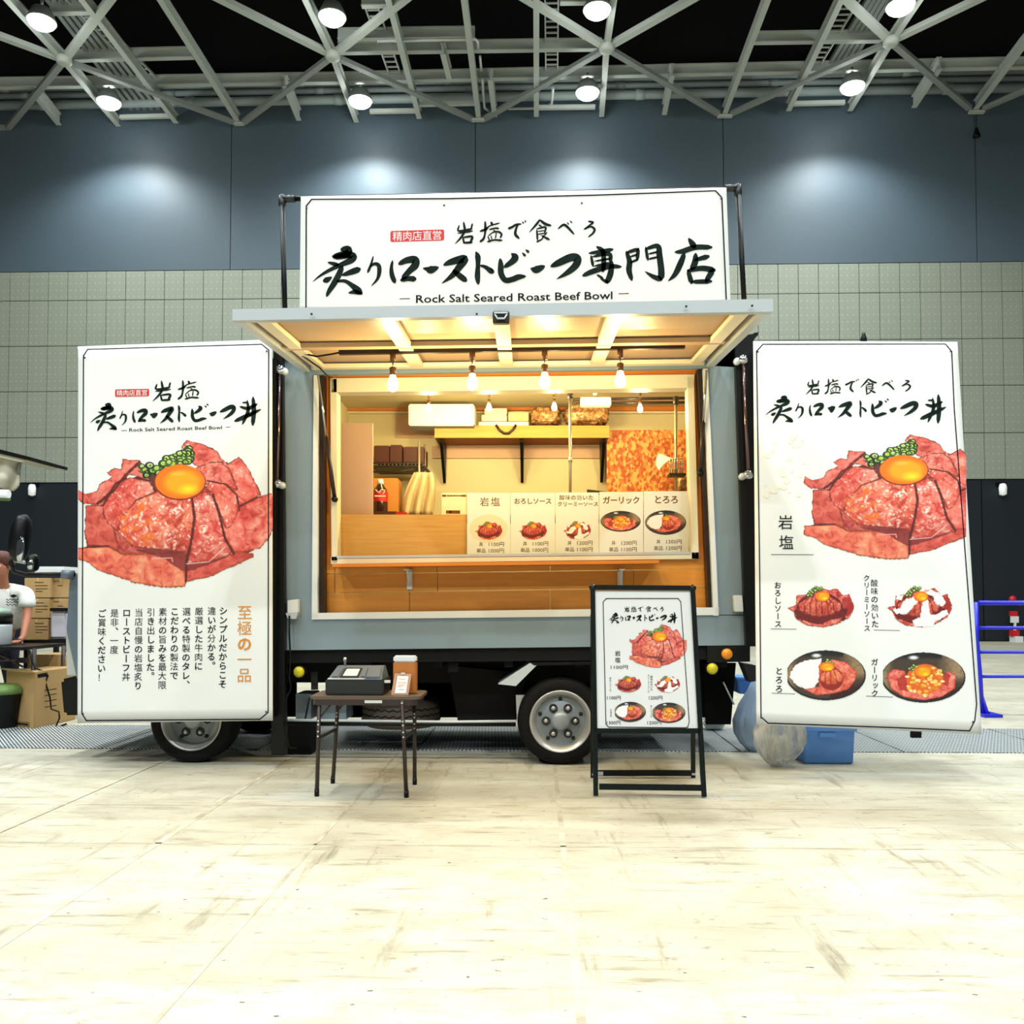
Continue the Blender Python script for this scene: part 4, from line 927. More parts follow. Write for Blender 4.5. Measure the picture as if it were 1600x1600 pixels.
# five menu cards
def price(mb, pl, x, y, a, b, s=7):
    put_text(mb, pl, a, x, y, x + s * .62 * len(a) + s * .4, y + s, bold=.02); put_text(mb, pl, b, x + 16, y - 1, x + 16 + s * .62 * 4 + 9, y + s, bold=.02)
cards = [(730, 797, 770, 867, '岩塩', 'red beef on a pale plate', PETAL), (798, 867, 770, 866, 'おろしソース', 'dark red beef picture', PETAL), (868, 935.5, 769.5, 865, None, 'white cream sauce picture', CREAM), (936.5, 1005, 768.5, 865, 'ガーリック', 'black bowl of garlic beef', GARLIC), (1006, 1076, 767.5, 863, 'とろろ', 'black bowl with a white mound', TORORO)]
prices = [('1100円', '1000円'), ('1100円', '1000円'), ('1200円', '1100円'), ('1200円', '1100円'), ('1300円', '1200円')]
order = ['leftmost of the five in the window', 'second from the left', 'middle one of the five', 'second from the right', 'rightmost of the five']
for i, (x0_, x1_, y0_, y1_, ti, lb, A) in enumerate(cards):
    Y = YC + .07; pl = planeY(Y)
    t = thing('menu_card', 'menu card with %s, %s' % (lb, order[i]), 'menu', PY((x0_ + x1_) / 2, y1_, Y), 'menu cards in the serving window')
    MB().pbox(x0_, y0_, x1_, y1_, Y, Y + .006).build('card', 'paper', t)
    mb = MB(); w = x1_ - x0_
    if ti == '岩塩': put_chars(mb, pl, ti, x0_ + 27, y0_ + 14, 15, 17, 0)
    elif ti: n_ = len(ti); s_ = min(13, (w - 10) / n_); put_chars(mb, pl, ti, x0_ + w / 2 - s_ * (n_ - 1) / 2, y0_ + 13, s_ * 1.05, s_, 0)
    else: put_chars(mb, pl, '酸味の効いた', x0_ + 10, y0_ + 8, 8.6, 9, 0); put_chars(mb, pl, 'クリーミーソース', x0_ + 7, y0_ + 18, 8, 8, 0)
    for j, (k, p_) in enumerate(zip(('丼', '単品'), prices[i])):
        yy = y1_ - 20 + 10 * j; s_ = 7.5
        put_text(mb, pl, k, x0_ + w * .28 - (4 if j else 0), yy, x0_ + w * .28 + 6 + (4 if j else 0), yy + 7, bold=.02); put_text(mb, pl, p_, x0_ + w * .5, yy, x0_ + w * .5 + 24, yy + 7, bold=.015)
    mb.build('lettering', 'brown_ink', t, kind='stuff')
    if A in (PETAL, CREAM):
        cy = y0_ + 60
        if i == 0: MB().add([pl(x0_ + w / 2 + 30 * math.cos(a_ * .2618), cy - 4 + 22 * math.sin(a_ * .2618) * (-1), .0004) for a_ in range(24)], [tuple(range(24))]).build('plate_print', 'cream2', t)
        A.build('food_picture', t, fit(A, x0_ + w * .16, cy - 17, x0_ + w * .84, cy + 15), pl, .0008)
    else: A.build('food_picture', t, fit(A, x0_ + 2, y0_ + 29, x1_ - 3, y0_ + 63 + (6 if i == 4 else 0)), pl, .0008)

# ---- wheels, chassis, lamps
def tyre(c, r, w, t, mname='rubber', axis='y'):
    pr = [(r * .66, 0), (r * .70, -.012), (r * .90, -.02), (r * .975, 0.0), (r, .03), (r, w - .03), (r * .975, w), (r * .9, w + .02), (r * .66, w)]
    MB().lathe(c, pr, axis, 48, True, False).build('tyre', mname, t)
def wheel(c, r, lb_t, label):
    """c: centre of the outer face; a part of the truck with its own pieces"""
    h = bpy.data.objects.new('wheel', None); COL.objects.link(h); h.parent = truck; h['_o'] = truck['_o']; h['label'] = label
    tyre(c, r, .2, h)
    g = .012
    MB().lathe(c, [(r * .70, -.004), (r * .72, -.016), (r * .69, -.02), (r * .655, .0), (r * .61, .008), (r * .60, .03), (r * .57, .05), (r * .55, .10)], 'y', 48, True, False).build('rim', 'rim', h)
    MB().lathe(c, [(r * .565, .055), (r * .46, .05), (r * .44, .035), (r * .22, .03), (r * .21, .0), (r * .15, -.01), (0.001, -.012)], 'y', 40, True, False).build('disc', 'hub', h)
    for k in range(6):
        a = R(60 * k + 30 * 0 + 0); q = c + Vector((math.cos(a) * r * .34, .024, math.sin(a) * r * .34))
        MB().lathe(q, [(.028, .006), (.030, -.004), (.022, -.006), (.02, .004)], 'y', 12, True, False).build('nut_seat', 'dark_hole', h); MB().lathe(q, [(.014, .01), (.014, -.014), (.008, -.018)], 'y', 6, False).build('wheel_nut', 'rim', h)
    for k in range(5):
        a = R(72 * k + 90); q = c + Vector((math.cos(a) * r * .5, .045, math.sin(a) * r * .5)); MB().lathe(q, [(.014, .0), (.014, -.003)], 'y', 10).build('vent_hole', 'dark_hole', h)
YT = 6.16
rw = PY(876, 1127, YT); wr = rw.z + .0
wheel(rw, rw.z, None, 'rear wheel with silver steel rim')
fw = PY(300, 1119, YT); wheel(Vector((fw.x, fw.y, rw.z)), rw.z, None, 'front wheel half hidden by the left banner')
for x in (rw.x, fw.x): tyre(Vector((x, 7.55, rw.z)), rw.z, .2, truck)
zb = PY(800, 1014, YB).z
# side rail under the box
T().pq([(447, 1017), (1170, 1009), (1170, 1030), (447, 1036)], YB + .03, YB + .10).build('side_rail', 'chassis', truck)
T().pq([(1105, 1009), (1172, 1008), (1172, 1034), (1105, 1035)], YB + .0, YB + .04).build('rail_end', 'black', truck)
for yy in (6.62, 7.32): T().box((xl - 1.35, yy, zb - .28), (xr - .05, yy + .08, zb - .12)).build('frame_rail', 'chassis', truck)
for k in range(7):
    x = xl + .05 + k * (xr - xl - .2) / 6; T().box((x, YB + .08, zb - .13), (x + .06, YK - .05, zb - .03)).build('cross_member', 'chassis', truck)
T().box((xl + .02, YB + .12, zb - .05), (xr - .02, YK - .02, zb - .002)).build('underside', 'chassis', truck)
# rear mudguard
pl_ = planeY(YB + .02)
mg = [(778, 1069), (828, 1036), (952, 1035), (952, 1041), (834, 1043), (806, 1076), (778, 1077)]
T().slab([pl_(*p) for p in [(778, 1069), (828, 1036), (838, 1040), (806, 1072)]], (0, -1, 0), .38).build('mudguard', 'silver', truck)
T().pq([(828, 1035), (930, 1034), (930, 1038), (834, 1040)], YB + .02, YB + .4).build('mudguard_top', 'chassis', truck)
T().pq([(1096, 1036), (1150, 1036), (1142, 1132), (1104, 1132)], YB + .32, YB + .36).build('mudflap', 'black_matt', truck)
T().pq([(700, 1040), (822, 1052), (806, 1130), (716, 1130)], YB + .42, YB + .9).build('fuel_tank', 'chassis', truck)
T().pq([(938, 1040), (1010, 1040), (1010, 1126), (948, 1126)], YB + .6, YB + 1.0).build('axle_housing', 'chassis', truck)
T().box((rw.x - .05, YT + .2, rw.z - .05), (rw.x + .05, 7.55, rw.z + .05)).build('axle', 'chassis', truck); T().box((fw.x - .05, YT + .2, rw.z - .05), (fw.x + .05, 7.55, rw.z + .05)).build('axle', 'chassis', truck)
T().lathe(Vector((rw.x, 6.95, rw.z)), [(.02, -.14), (.13, -.1), (.16, 0), (.13, .1), (.02, .14)], 'y', 16).build('differential', 'chassis', truck)
T().pbox(700, 1036, 716, 1050, YB + .08, YB + .1).build('plate', 'chassis', truck)
T().pq([(541, 1040), (1120, 1036), (1120, 1121), (541, 1121)], 7.72, 7.76).build('added_dark_sheet', 'black_matt', truck); T().pq([(420, 1036), (462, 1036), (462, 1120), (420, 1120)], 7.5, 7.54).build('added_dark_sheet', 'black_matt', truck)  # added dark sheets hide the bright floor behind, for the shade under the truck
# spare wheel under the frame
c = PY(627, 1112, 6.75); s = bpy.data.objects.new('spare_wheel', None); COL.objects.link(s); s.parent = truck; s['_o'] = truck['_o']; s['label'] = 'dusty spare wheel slung flat under the chassis'
MB().lathe(c + Vector((0, 0, -.1)), [(.17, .0), (.25, .0), (.285, .03), (.29, .06), (.288, .1), (.29, .14), (.285, .17), (.25, .2), (.17, .2)], 'z', 48, True, False).build('tyre', 'rubber_spare', s)
for j in range(3):
    mb = MB(); mb.tube([c + Vector((.2915 * math.cos(a), .2915 * math.sin(a), -.05 + j * .045 + .006 * math.sin(a * 30))) for a in [2 * math.pi * k / 180 for k in range(181)]], .004, 4, False); mb.build('tread_groove', 'rubber', s)
MB().lathe(c, [(.17, -.06), (.02, -.06), (.02, -.04), (.17, -.04)], 'z', 24).build('rim', 'chassis', s)
for x0_, x1_, y0_, y1_, m_ in ((462, 486, 1084, 1124, 'body'), (498, 541, 1086, 1124, 'body'), (440, 486, 1132, 1178, 'chassis')):
    T().pbox(x0_, y0_, x1_, y1_, 6.5, 6.75).build('battery_box', m_, truck)
T().pbox(486, 1050, 496, 1078, 6.3, 6.32).build('reflector_plate', 'dark_hole', truck)
for x, y, m_, lbl in ((467, 1050, 'yellowl', 'yellow side lamp'), (1113, 1045, 'yellowl', 'yellow side lamp'), (1136, 1022, 'amber', 'round amber lamp')):
    c = PY(x, y, YB - .0); T().lathe(c, [(.038, .03), (.038, .0), (.034, -.012), (.02, -.02), (.002, -.023)], 'y', 20, True, False).build('side_lamp', m_, truck, label=lbl); T().lathe(c, [(.043, .035), (.043, .0), (.038, -.001)], 'y', 20, True, False).build('lamp_bezel', 'chassis', truck)
# long slim bar under the truck (side guard)
T().tube([PY(424, 1125, YB + .05), PY(700, 1128, YB + .05), PY(806, 1127, YB + .05)], .010, 8).build('side_guard', 'silver', truck); T().tube([PY(424, 1131, YB + .06), PY(806, 1132, YB + .06)], .014, 8).build('side_guard', 'black', truck)
T().pq([(806, 1086), (824, 1086), (822, 1132), (808, 1132)], 6.3, 6.4).build('guard_foot', 'head', truck)
# inlet covers
for q in ([(449, 938), (466, 936), (466, 958), (449, 961)], [(1146, 930), (1160, 930), (1162, 956), (1148, 956)]):
    T().pq(q, YB - .05, YB).build('socket_cover', 'white_alu', truck, .004); 
for q in ([(446, 958), (466, 956), (462, 967), (450, 967)],): T().pq(q, YB - .06, YB).build('socket_cover', 'silver', truck)
cab = thing('power_cable', 'thin dark cable hanging from the left socket down under the truck', 'cable', PY(460, 1170, YB - .05))
T().tube([PY(x, y, YB - .07) for x, y in ((452, 962), (452, 990), (454, 1030), (452, 1060), (455, 1075), (447, 1092), (446, 1110), (443, 1130), (448, 1150), (452, 1168), (463, 1169))], .006, 6).build('lead', 'chassis', cab)
T().tube([PY(x, y, YB + .1) for x, y in ((484, 1090), (480, 1108), (476, 1128), (480, 1150))], .006, 6).build('lead', 'chassis', cab)
# cab at the left end, most of it hidden behind the left banner
zr2 = PY(300, 640, 6.3).z
def prism(profile, Ya, Yb_, name, m_, parent=truck, bevel=0.0):
    k = len(profile); a = [(x, Ya, z) for x, z in profile]; b = [(x, Yb_, z) for x, z in profile]
    return MB().add(a + b, [tuple(range(k)), tuple(range(k, 2 * k))[::-1]] + [(i, (i + 1) % k, (i + 1) % k + k, i + k) for i in range(k)]).build(name, m_, parent, bevel)
g = lambda x, y: (PY(x, y, 6.3).x, PY(x, y, 6.3).z)
prism([g(104, 985), g(109, 905), g(128, 893), g(170, 700), g(430, 690), g(430, 1060), g(120, 1060)], 6.3, 7.85, 'cab_shell', 'body_side')
prism([g(97, 985), g(118, 985), g(118, 1058), g(99, 1058)], 6.34, 7.8, 'headlamp', 'head', bevel=.01)
prism([g(93, 1062), g(118, 1056), g(150, 1056), g(150, 1118), g(98, 1118)], 6.3, 7.85, 'bumper', 'black', bevel=.02)
T().pq([(160, 715), (330, 712), (330, 880), (140, 880)], 6.28, 6.3).build('door_window', 'black_matt', truck)
T().pq([(345, 700), (425, 700), (425, 1000), (345, 1000)], 6.27, 6.3).build('cab_rear_panel', 'body_side', truck)
# mirrors on their arm
mr = thing('wing_mirror', 'long black truck mirror with a small round mirror on a black arm, far left', 'mirror', PY(116, 897, 6.25))
MB().tube([PY(118, 898, 6.25), PY(100, 897, 6.22), PY(40, 898, 6.1), PY(22, 893, 6.08), PY(17, 880, 6.06), PY(22, 872, 6.06)], .016, 8).build('arm', 'black', mr)
MB().tube([PY(96, 897, 6.22), PY(116, 899, 6.25)], [.03, .035], 10).build('arm_base', 'reg_top', mr)
def oval(cx, cy, rx, ry, Y, d, m_, name, tilt=0):
    vs = []; n = 28
    for dd, sc in ((0, .72), (-.3, .95), (-.75, 1), (-1, .9)):
        for k in range(n):
            a = 2 * math.pi * k / n; u, v = math.cos(a), math.sin(a); e = lambda w: math.copysign(abs(w) ** .75, w)
            vs.append(PY(cx + e(u) * rx * sc + tilt * e(v) * ry, cy + e(v) * ry * sc, Y) + Vector((0, -dd * d, 0)))
    fs = [(j * n + k, j * n + (k + 1) % n, (j + 1) * n + (k + 1) % n, (j + 1) * n + k) for j in range(3) for k in range(n)] + [tuple(range(n))[::-1], tuple(3 * n + k for k in range(n))]
    return MB().add(vs, fs, True).build(name, m_, mr)
oval(24, 840, 14, 38, 6.0, .1, 'black', 'mirror_shell', -.1); oval(30, 858, 6, 20, 5.985, .02, 'mirror', 'mirror_glass', -.05); oval(46, 879, 8, 14, 5.98, .07, 'black', 'round_shell'); oval(46, 882, 5, 8, 5.965, .02, 'mirror', 'round_glass')
MB().tube([PY(22, 876, 6.06), PY(40, 879, 6.03)], .012, 8).build('link', 'silver', mr)

# black door pillars beside the body, with the chrome rods
for q, rod, lb in (([(428, 545), (441, 552), (447, 1182), (424, 1182)], [(437, 578), (433, 756)], 'left'), ([(1148, 534), (1177, 532), (1184, 1010), (1166, 1010)], [(1161, 562), (1169, 742)], 'right')):
    t = thing('door_pillar', 'black upright door pillar with a chrome locking rod, %s of the serving hatch' % lb, 'pillar', PY(q[2][0], q[2][1], YB))
    q2 = list(q)
    if lb == 'left': q2 = [(427, 545), (441, 552), (446, 1180), (424, 1180)]
    MB().pq(q2, YB - .06, YB - .005).build('post', 'black', t)
    a, b = PY(*rod[0], YB - .09), PY(*rod[1], YB - .09)
    MB().tube([a, b], .012, 10).build('rod', mat('dark_chrome', rgb(120, 96, 96), .2, 1), t)
    for p_ in (a, b):
        MB().lathe(p_ + Vector((0, 0, 0)), [(.01, .03), (.03, .02), (.036, 0), (.028, -.022), (.008, -.03)], 'y', 14, True).build('knob', 'chrome', t); MB().lathe(p_ + Vector((-.04 if lb == 'right' else .035, .0, .0 - .012)), [(.01, .03), (.024, .015), (.024, -.012), (.006, -.02)], 'y', 12).build('latch_cup', 'silver', t)
MB().pq([(1158, 524), (1182, 521), (1177, 534), (1148, 536)], YB - .05, YB + .25).build('pillar_cap', 'black', t)
MB().pq([(1178, 520), (1186, 519), (1184, 524), (1180, 526)], YB, YB + .1).build('cap_tip', 'black', t)
# ------------------------------------------------------------------ the banners
def cloth_sheet(pl, q, name, parent, t=.004, nx=30, ny=30, amp=.001, seed=0):
    from mathutils import noise as nz
    (ax, ay), (bx, by), (cx, cy), (dx, dy) = q; vs = []
    for j in range(ny + 1):
        for i in range(nx + 1):
            u, v = i / nx, j / ny
            x = (ax * (1 - u) + bx * u) * (1 - v) + (dx * (1 - u) + cx * u) * v; y = (ay * (1 - u) + by * u) * (1 - v) + (dy * (1 - u) + cy * u) * v
            vs.append(pl(x, y, -amp + amp * nz.noise(Vector((u * 3 + seed, v * 2.3, seed))) * .9))
    o = MB().add(vs, [(j * (nx + 1) + i, (j + 1) * (nx + 1) + i, (j + 1) * (nx + 1) + i + 1, j * (nx + 1) + i + 1) for j in range(ny) for i in range(nx)], True).build(name, 'cloth', parent, fix=False)
    s = o.modifiers.new('thickness', 'SOLIDIFY'); s.thickness = t; s.offset = -1
    return o
def dots(pl, pts, parent, r=.007):
    for x, y in pts: MB().lathe(pl(x, y, .004), [(r, 0), (r * .8, -.004)], 'y', 10).build('eyelet', 'reg', parent)
# wide roof banner
YR = 6.02; pl = planeY(YR)
bn = thing('roof_banner', 'wide white cloth banner with large black brush lettering above the hatch', 'banner', PY(805, 484, YR))
cloth_sheet(pl, [(470, 307), (1135, 293), (1142, 484), (468, 484)], 'cloth', bn, seed=2)
mb = MB(); line(mb, pl, [(478, 484), (478.5, 322), (487, 311.5), (700, 310.5), (930, 305), (1118, 298), (1128, 309), (1135, 472)], 2.0); mb.build('border_line', 'navy', bn)
mb = MB()
for g_ in ('炙', 'り', 'ロ', 'ー', 'ス', 'ト', 'ビ', 'ー2', 'フ', '専', '門', '店', '岩', '塩', 'で', '食', 'べ', 'る'): mb = MB(); glyph(mb, pl, g_); mb.build('brush_character', 'ink', bn)
mb = MB(); put_text(mb, pl, 'Rock Salt Seared Roast Beef Bowl', 650, 461, 957, 473.5, -.019, .012); line(mb, pl, [(625, 467), (640, 466.6)], 1.2); line(mb, pl, [(967, 459), (982, 458.6)], 1.2); mb.build('small_lettering', 'inkthin', bn, kind='stuff')
def red_label(x0, y0, x1, y1, pl, parent, dy=-2):
    r = (y1 - y0) * .16; mb = MB(); P = []
    f = lambda x: dy * (x - x0) / (x1 - x0)
    for cx, cy, a0 in ((x1 - r, y0 + r, -90), (x1 - r, y1 - r, 0), (x0 + r, y1 - r, 90), (x0 + r, y0 + r, 180)):
        for k in range(5): a = R(a0 + 22.5 * k); X = cx + r * math.cos(a); P.append(pl(X, cy + r * math.sin(a) + f(X), .0008))
    mb.add(P, [tuple(range(len(P)))]); mb.build('red_seal', 'red_ink', parent)
    mb = MB(); n = 5; w = (x1 - x0) * .92 / n; put_chars(mb, pl, '精肉店直営', x0 + (x1 - x0) * .04 + w / 2, (y0 + y1) / 2 + f(x0 + w / 2), w * 1.02, w, dy / n * .92, .0, .0014); mb.build('seal_lettering', 'white_ink', parent, kind='stuff')
red_label(610, 361, 694, 378, pl, bn, -2.5)
dots(pl, [(694, 321), (909, 317.5), (479, 325), (1127, 310)], bn)
fr = thing('banner_frame', 'black pipe frame holding the wide banner above the truck roof', 'frame', PY(441, 480, YR + .06))
pts = [PY(447, 560, YR + .06), PY(441, 312, YR + .06)]; MB().tube(pts, .018, 10).build('post', 'black', fr); MB().tube([PY(1166, 530, YR + .06), PY(1153, 296, YR + .06)], .018, 10).build('post', 'black', fr)
MB().tube([PY(438, 311, YR + .06), PY(1155, 295, YR + .06)], .018, 10).build('top_rail', 'black', fr); MB().tube([PY(447, 500, YR + .06), PY(1162, 490, YR + .06)], .018, 10).build('lower_rail', 'black', fr)
for x, y in ((441, 311), (1153, 294)):
    c = PY(x, y, YR + .06); MB().lathe(c, [(.024, -.05), (.027, -.04), (.027, .02), (.015, .03)], n=12).build('elbow', 'reg', fr)
    d = 1 if x < 800 else -1; MB().tube([c, c + Vector((.09 * d, 0, 0))], .026, 10).build('sleeve', 'reg', fr)

# left banner
YL = 5.92; pl = planeY(YL)
bl = thing('left_banner', 'tall white banner with beef picture and vertical text hanging left of the hatch', 'banner', PY(275, 1128, YL))
cloth_sheet(pl, [(122, 542), (425, 531), (426, 1126), (121, 1130)], 'cloth', bl, seed=5)
mb = MB(); line(mb, pl, [(137, 546), (409, 538), (420, 547), (419, 1113), (406, 1124), (135, 1126), (128, 1115), (130.5, 556)], 1.8, closed=True); mb.build('border_line', 'navy', bl)
mb = MB(); C1 = lambda x0, y0, x1, y1: (110 + x0 / 4.85, 530 + y0 / 4.85, 110 + x1 / 4.85, 530 + y1 / 4.85)
LB = {'炙': (150, 485, 355, 698), 'り': (370, 540, 428, 655), 'ロ': (470, 528, 582, 636), 'ー': (602, 558, 665, 596), 'ス': (678, 515, 785, 640), 'ト': (815, 498, 880, 632), 'ビ': (915, 488, 1050, 626), 'ー2': (1052, 545, 1112, 582), 'フ': (1130, 500, 1252, 608), '丼': (1238, 432, 1448, 660), '岩': (622, 312, 765, 472), '塩': (810, 308, 978, 460)}
for k, v in LB.items(): mb = MB(); glyph(mb, pl, k, C1(*v)); mb.build('brush_character', 'ink', bl)
mb = MB(); put_text(mb, pl, 'Rock Salt Seared Roast Beef Bowl', 202, 669, 347, 674.5, -.027, .01); line(mb, pl, [(190, 673), (198, 672.7)], .8); line(mb, pl, [(353, 667.5), (360, 667.2)], .8); mb.build('small_lettering', 'inkthin', bl, kind='stuff')
red_label(180, 608.5, 233, 620, pl, bl, -1)
sh_ = 0
cols = [(349, 954.5, 'シンプルだからこそ'), (331, 954.5, '違いが分かる。'), (311, 955, '厳選した牛肉に'), (291.5, 955.5, '選べる特製のタレ、'), (273, 955.5, 'こだわりの製法で'), (254.5, 956, '素材の旨みを最大限'), (236, 956.5, '引き出しました。'), (217, 957, '当店自慢の岩塩炙り'), (198, 957.5, 'ローストビーフ丼'), (179, 958, '是非、一度'), (159.5, 958.5, 'ご賞味ください！')]
for x, y, s_ in cols:
    mb = MB(); put_chars(mb, pl, s_, x, y, 13.6, -.15, 14.3, .018, vertical=True); mb.build('text_column', 'inkthin', bl)
mb = MB(); put_chars(mb, pl, '至極の一品', 382.5, 957, 24, -.2, 24.5, .03, vertical=True); mb.build('ochre_lettering', 'orange_ink', bl, kind='stuff')
BEEF.build('beef_picture', bl, lambda X, Y: (110 + X / 4.85, 680 + Y / 4.85), pl, .0008, crop=(58, 1532))
dots(pl, [(133, 559), (417, 549), (130, 1115), (416, 1112)], bl, .006)
# door leaf the left banner hangs on
dl = thing('open_door', 'grey truck side door swung open behind the left banner', 'door', PY(275, 1130, YL + .05))
MB().pq([(126, 545), (416, 537), (417, 1123), (126, 1127)], YL + .03, YL + .07).build('leaf', 'body', dl); 
MB().pq([(121, 541), (427, 530), (427, 533), (121, 545)], YL + .016, YL + .05).build('top_rail', 'white_alu', dl)
MB().pq([(421, 560), (431, 560), (430, 1120), (422, 1120)], YL + .06, YL + .14).build('hinge_strip', 'black', dl)

# right banner, its foot swung a little towards the viewer
p_top = PY(1340, 536, 5.90); p_bot = PY(1340, 1140, 5.68)
e1 = Vector((1, 0.0, 0)); e1.y = -.02; nr = e1.cross(p_bot - p_top); pl = Plane(p_top, nr)
br = thing('right_banner', 'tall white menu banner with beef and four bowls hanging right of the hatch', 'banner', pl(1355, 1146))
QR = [(1177, 533), (1496, 534), (1534, 1147), (1182, 1132)]
cloth_sheet(pl, QR, 'cloth', br, seed=9)
mb = MB(); line(mb, pl, [(1192, 538), (1477, 537.5), (1487, 549), (1491, 640), (1526, 1100), (1523, 1126), (1515, 1145 - 3), (1400, 1137), (1200, 1131 - 1), (1189, 1120), (1187, 900), (1182, 549)], 1.8, closed=True); mb.build('border_line', 'navy', br)
C2 = lambda x0, y0, x1, y1: (1160 + x0 / 4.21, 520 + y0 / 4.21, 1160 + x1 / 4.21, 520 + y1 / 4.21)
RB = {'炙': (150, 415, 335, 598), 'り': (345, 460, 402, 565), 'ロ': (438, 462, 532, 552), 'ー': (560, 482, 612, 522), 'ス': (625, 455, 722, 560), 'ト': (770, 442, 818, 560), 'ビ': (848, 432, 965, 552), 'ー2': (965, 488, 1018, 522), 'フ': (1035, 452, 1155, 548), '丼': (1165, 402, 1342, 600),
      '岩': (415, 303, 507, 408), '塩': (538, 300, 648, 406), 'で': (672, 302, 767, 392), '食': (775, 298, 887, 408), 'べ': (915, 310, 1002, 378), 'る': (1045, 310, 1108, 388)}
mb = MB()
for k, v in RB.items(): mb = MB(); glyph(mb, pl, k, C2(*v)); mb.build('brush_character', 'ink', br)
BEEF.build('beef_picture', br, lambda X, Y: (1161.0 + X * 0.1983 + 83.0 - 0.0 + 3, 672.5 + Y * .1745 + 0.0 * X), pl, .0008, crop=(40, 1322))
def small_menu(pl, t, f, k=1.0, prices=False):
    """f maps the second picture sheet's coordinates to pixels"""
    def bx(x0, y0, x1, y1): return f(x0, y0) + f(x1, y1)
    for A, (x0, y0, x1, y1) in ((PETAL, (175, 105, 695, 438)), (CREAM, (905, 105, 1415, 438)), (TORORO, (180, 585, 775, 968)), (GARLIC, (882, 600, 1508, 985))):
        def mp(X, Y, A=A, x0=x0, y0=y0, x1=x1, y1=y1):
            a, b, c, d = A.b; u = x0 + (X - a) / (c - a) * (x1 - x0); v = y0 + (Y - b) / (d - b) * (y1 - y0); return f(u, v)
        A.build('food_picture', t, mp, pl, .0008, crop=(183, 2000) if A in (TORORO, GARLIC) else None)
S2 = lambda x, y: (1190 + x / 4.706, 890 + y / 4.706)
small_menu(pl, br, S2)
mb = MB()
put_chars(mb, pl, 'おろしソース', *S2(118, 115), 11.5, .12, 12.1, .015, vertical=True); put_chars(mb, pl, 'クリーミーソース', *S2(772, 62), 10.5, .1, 11.2, .015, vertical=True); put_chars(mb, pl, '酸味の効いた', *S2(828, 98), 12, .25, 12.8, .015, vertical=True)
put_chars(mb, pl, 'とろろ', *S2(128, 745), 13, 0, 14.0, .015, vertical=True); put_chars(mb, pl, 'ガーリック', *S2(830, 680), 11.5, .1, 12.2, .015, vertical=True)
put_chars(mb, pl, '岩塩', 1227.5, 816, 24, 1, 31.5, .015, vertical=True)
for a, b in (((68, 436), (255, 438)), ((825, 444), (1015, 448)), ((75, 908), (245, 914)), ((770, 930), (965, 937))): line(mb, pl, [S2(*a), S2(*b)], .7)
line(mb, pl, [(1205, 866.5), (1271, 866.8)], .8)
mb.build('vertical_lettering', 'inkthin', br, kind='stuff')
mb = MB(); rr = random.Random(11)
for k in range(26):  # pale rock salt picture, almost washed out
    x = 1195 + rr.random() * 62; y = 680 + rr.random() * 96; r_ = rr.uniform(2, 6)
    P = [pl(x + r_ * math.cos(i * 1.047 + k) * rr.uniform(.6, 1.2), y + r_ * math.sin(i * 1.047 + k) * rr.uniform(.6, 1.2), .0006 + k * .00001) for i in range(6)]
    mb.add(P, [tuple(range(6))])
mb.build('salt_picture', mat('pale_salt', rgb(250, 244, 222), .6), br, kind='stuff')
dots(pl, [(1184, 550), (1485, 549), (1189, 1121), (1520, 1128)], br, .006)
pr = Plane(p_top + Vector((0, .03, 0)), nr)
dr = thing('rear_door', 'white-edged truck door swung open behind the right banner', 'door', pl(1355, 1146, -.06))
a = [pr(1180, 536), pr(1493, 537), pr(1529, 1141), pr(1184, 1128)]; MB().hexa(a, [p - nr.normalized() * (-.04 if nr.y < 0 else .04) for p in a] if False else [p + Vector((0, .04, 0)) for p in a]).build('leaf', 'white_alu', dr)
c = pr(1352, 526); MB().tube([c + Vector((0, .03, -.05)), c + Vector((0, .03, 0))], .012, 8).build('top_bolt', 'black', dr); MB().lathe(c + Vector((0, .03, 0)), [(.022, -.03), (.02, .0), (.012, .02), (.012, .035)], n=10).build('bolt_head', 'black', dr)
MB().pbox(1425, 1143, 1440, 1153, 5.75, 5.78).build('door_catch', 'chassis', dr)

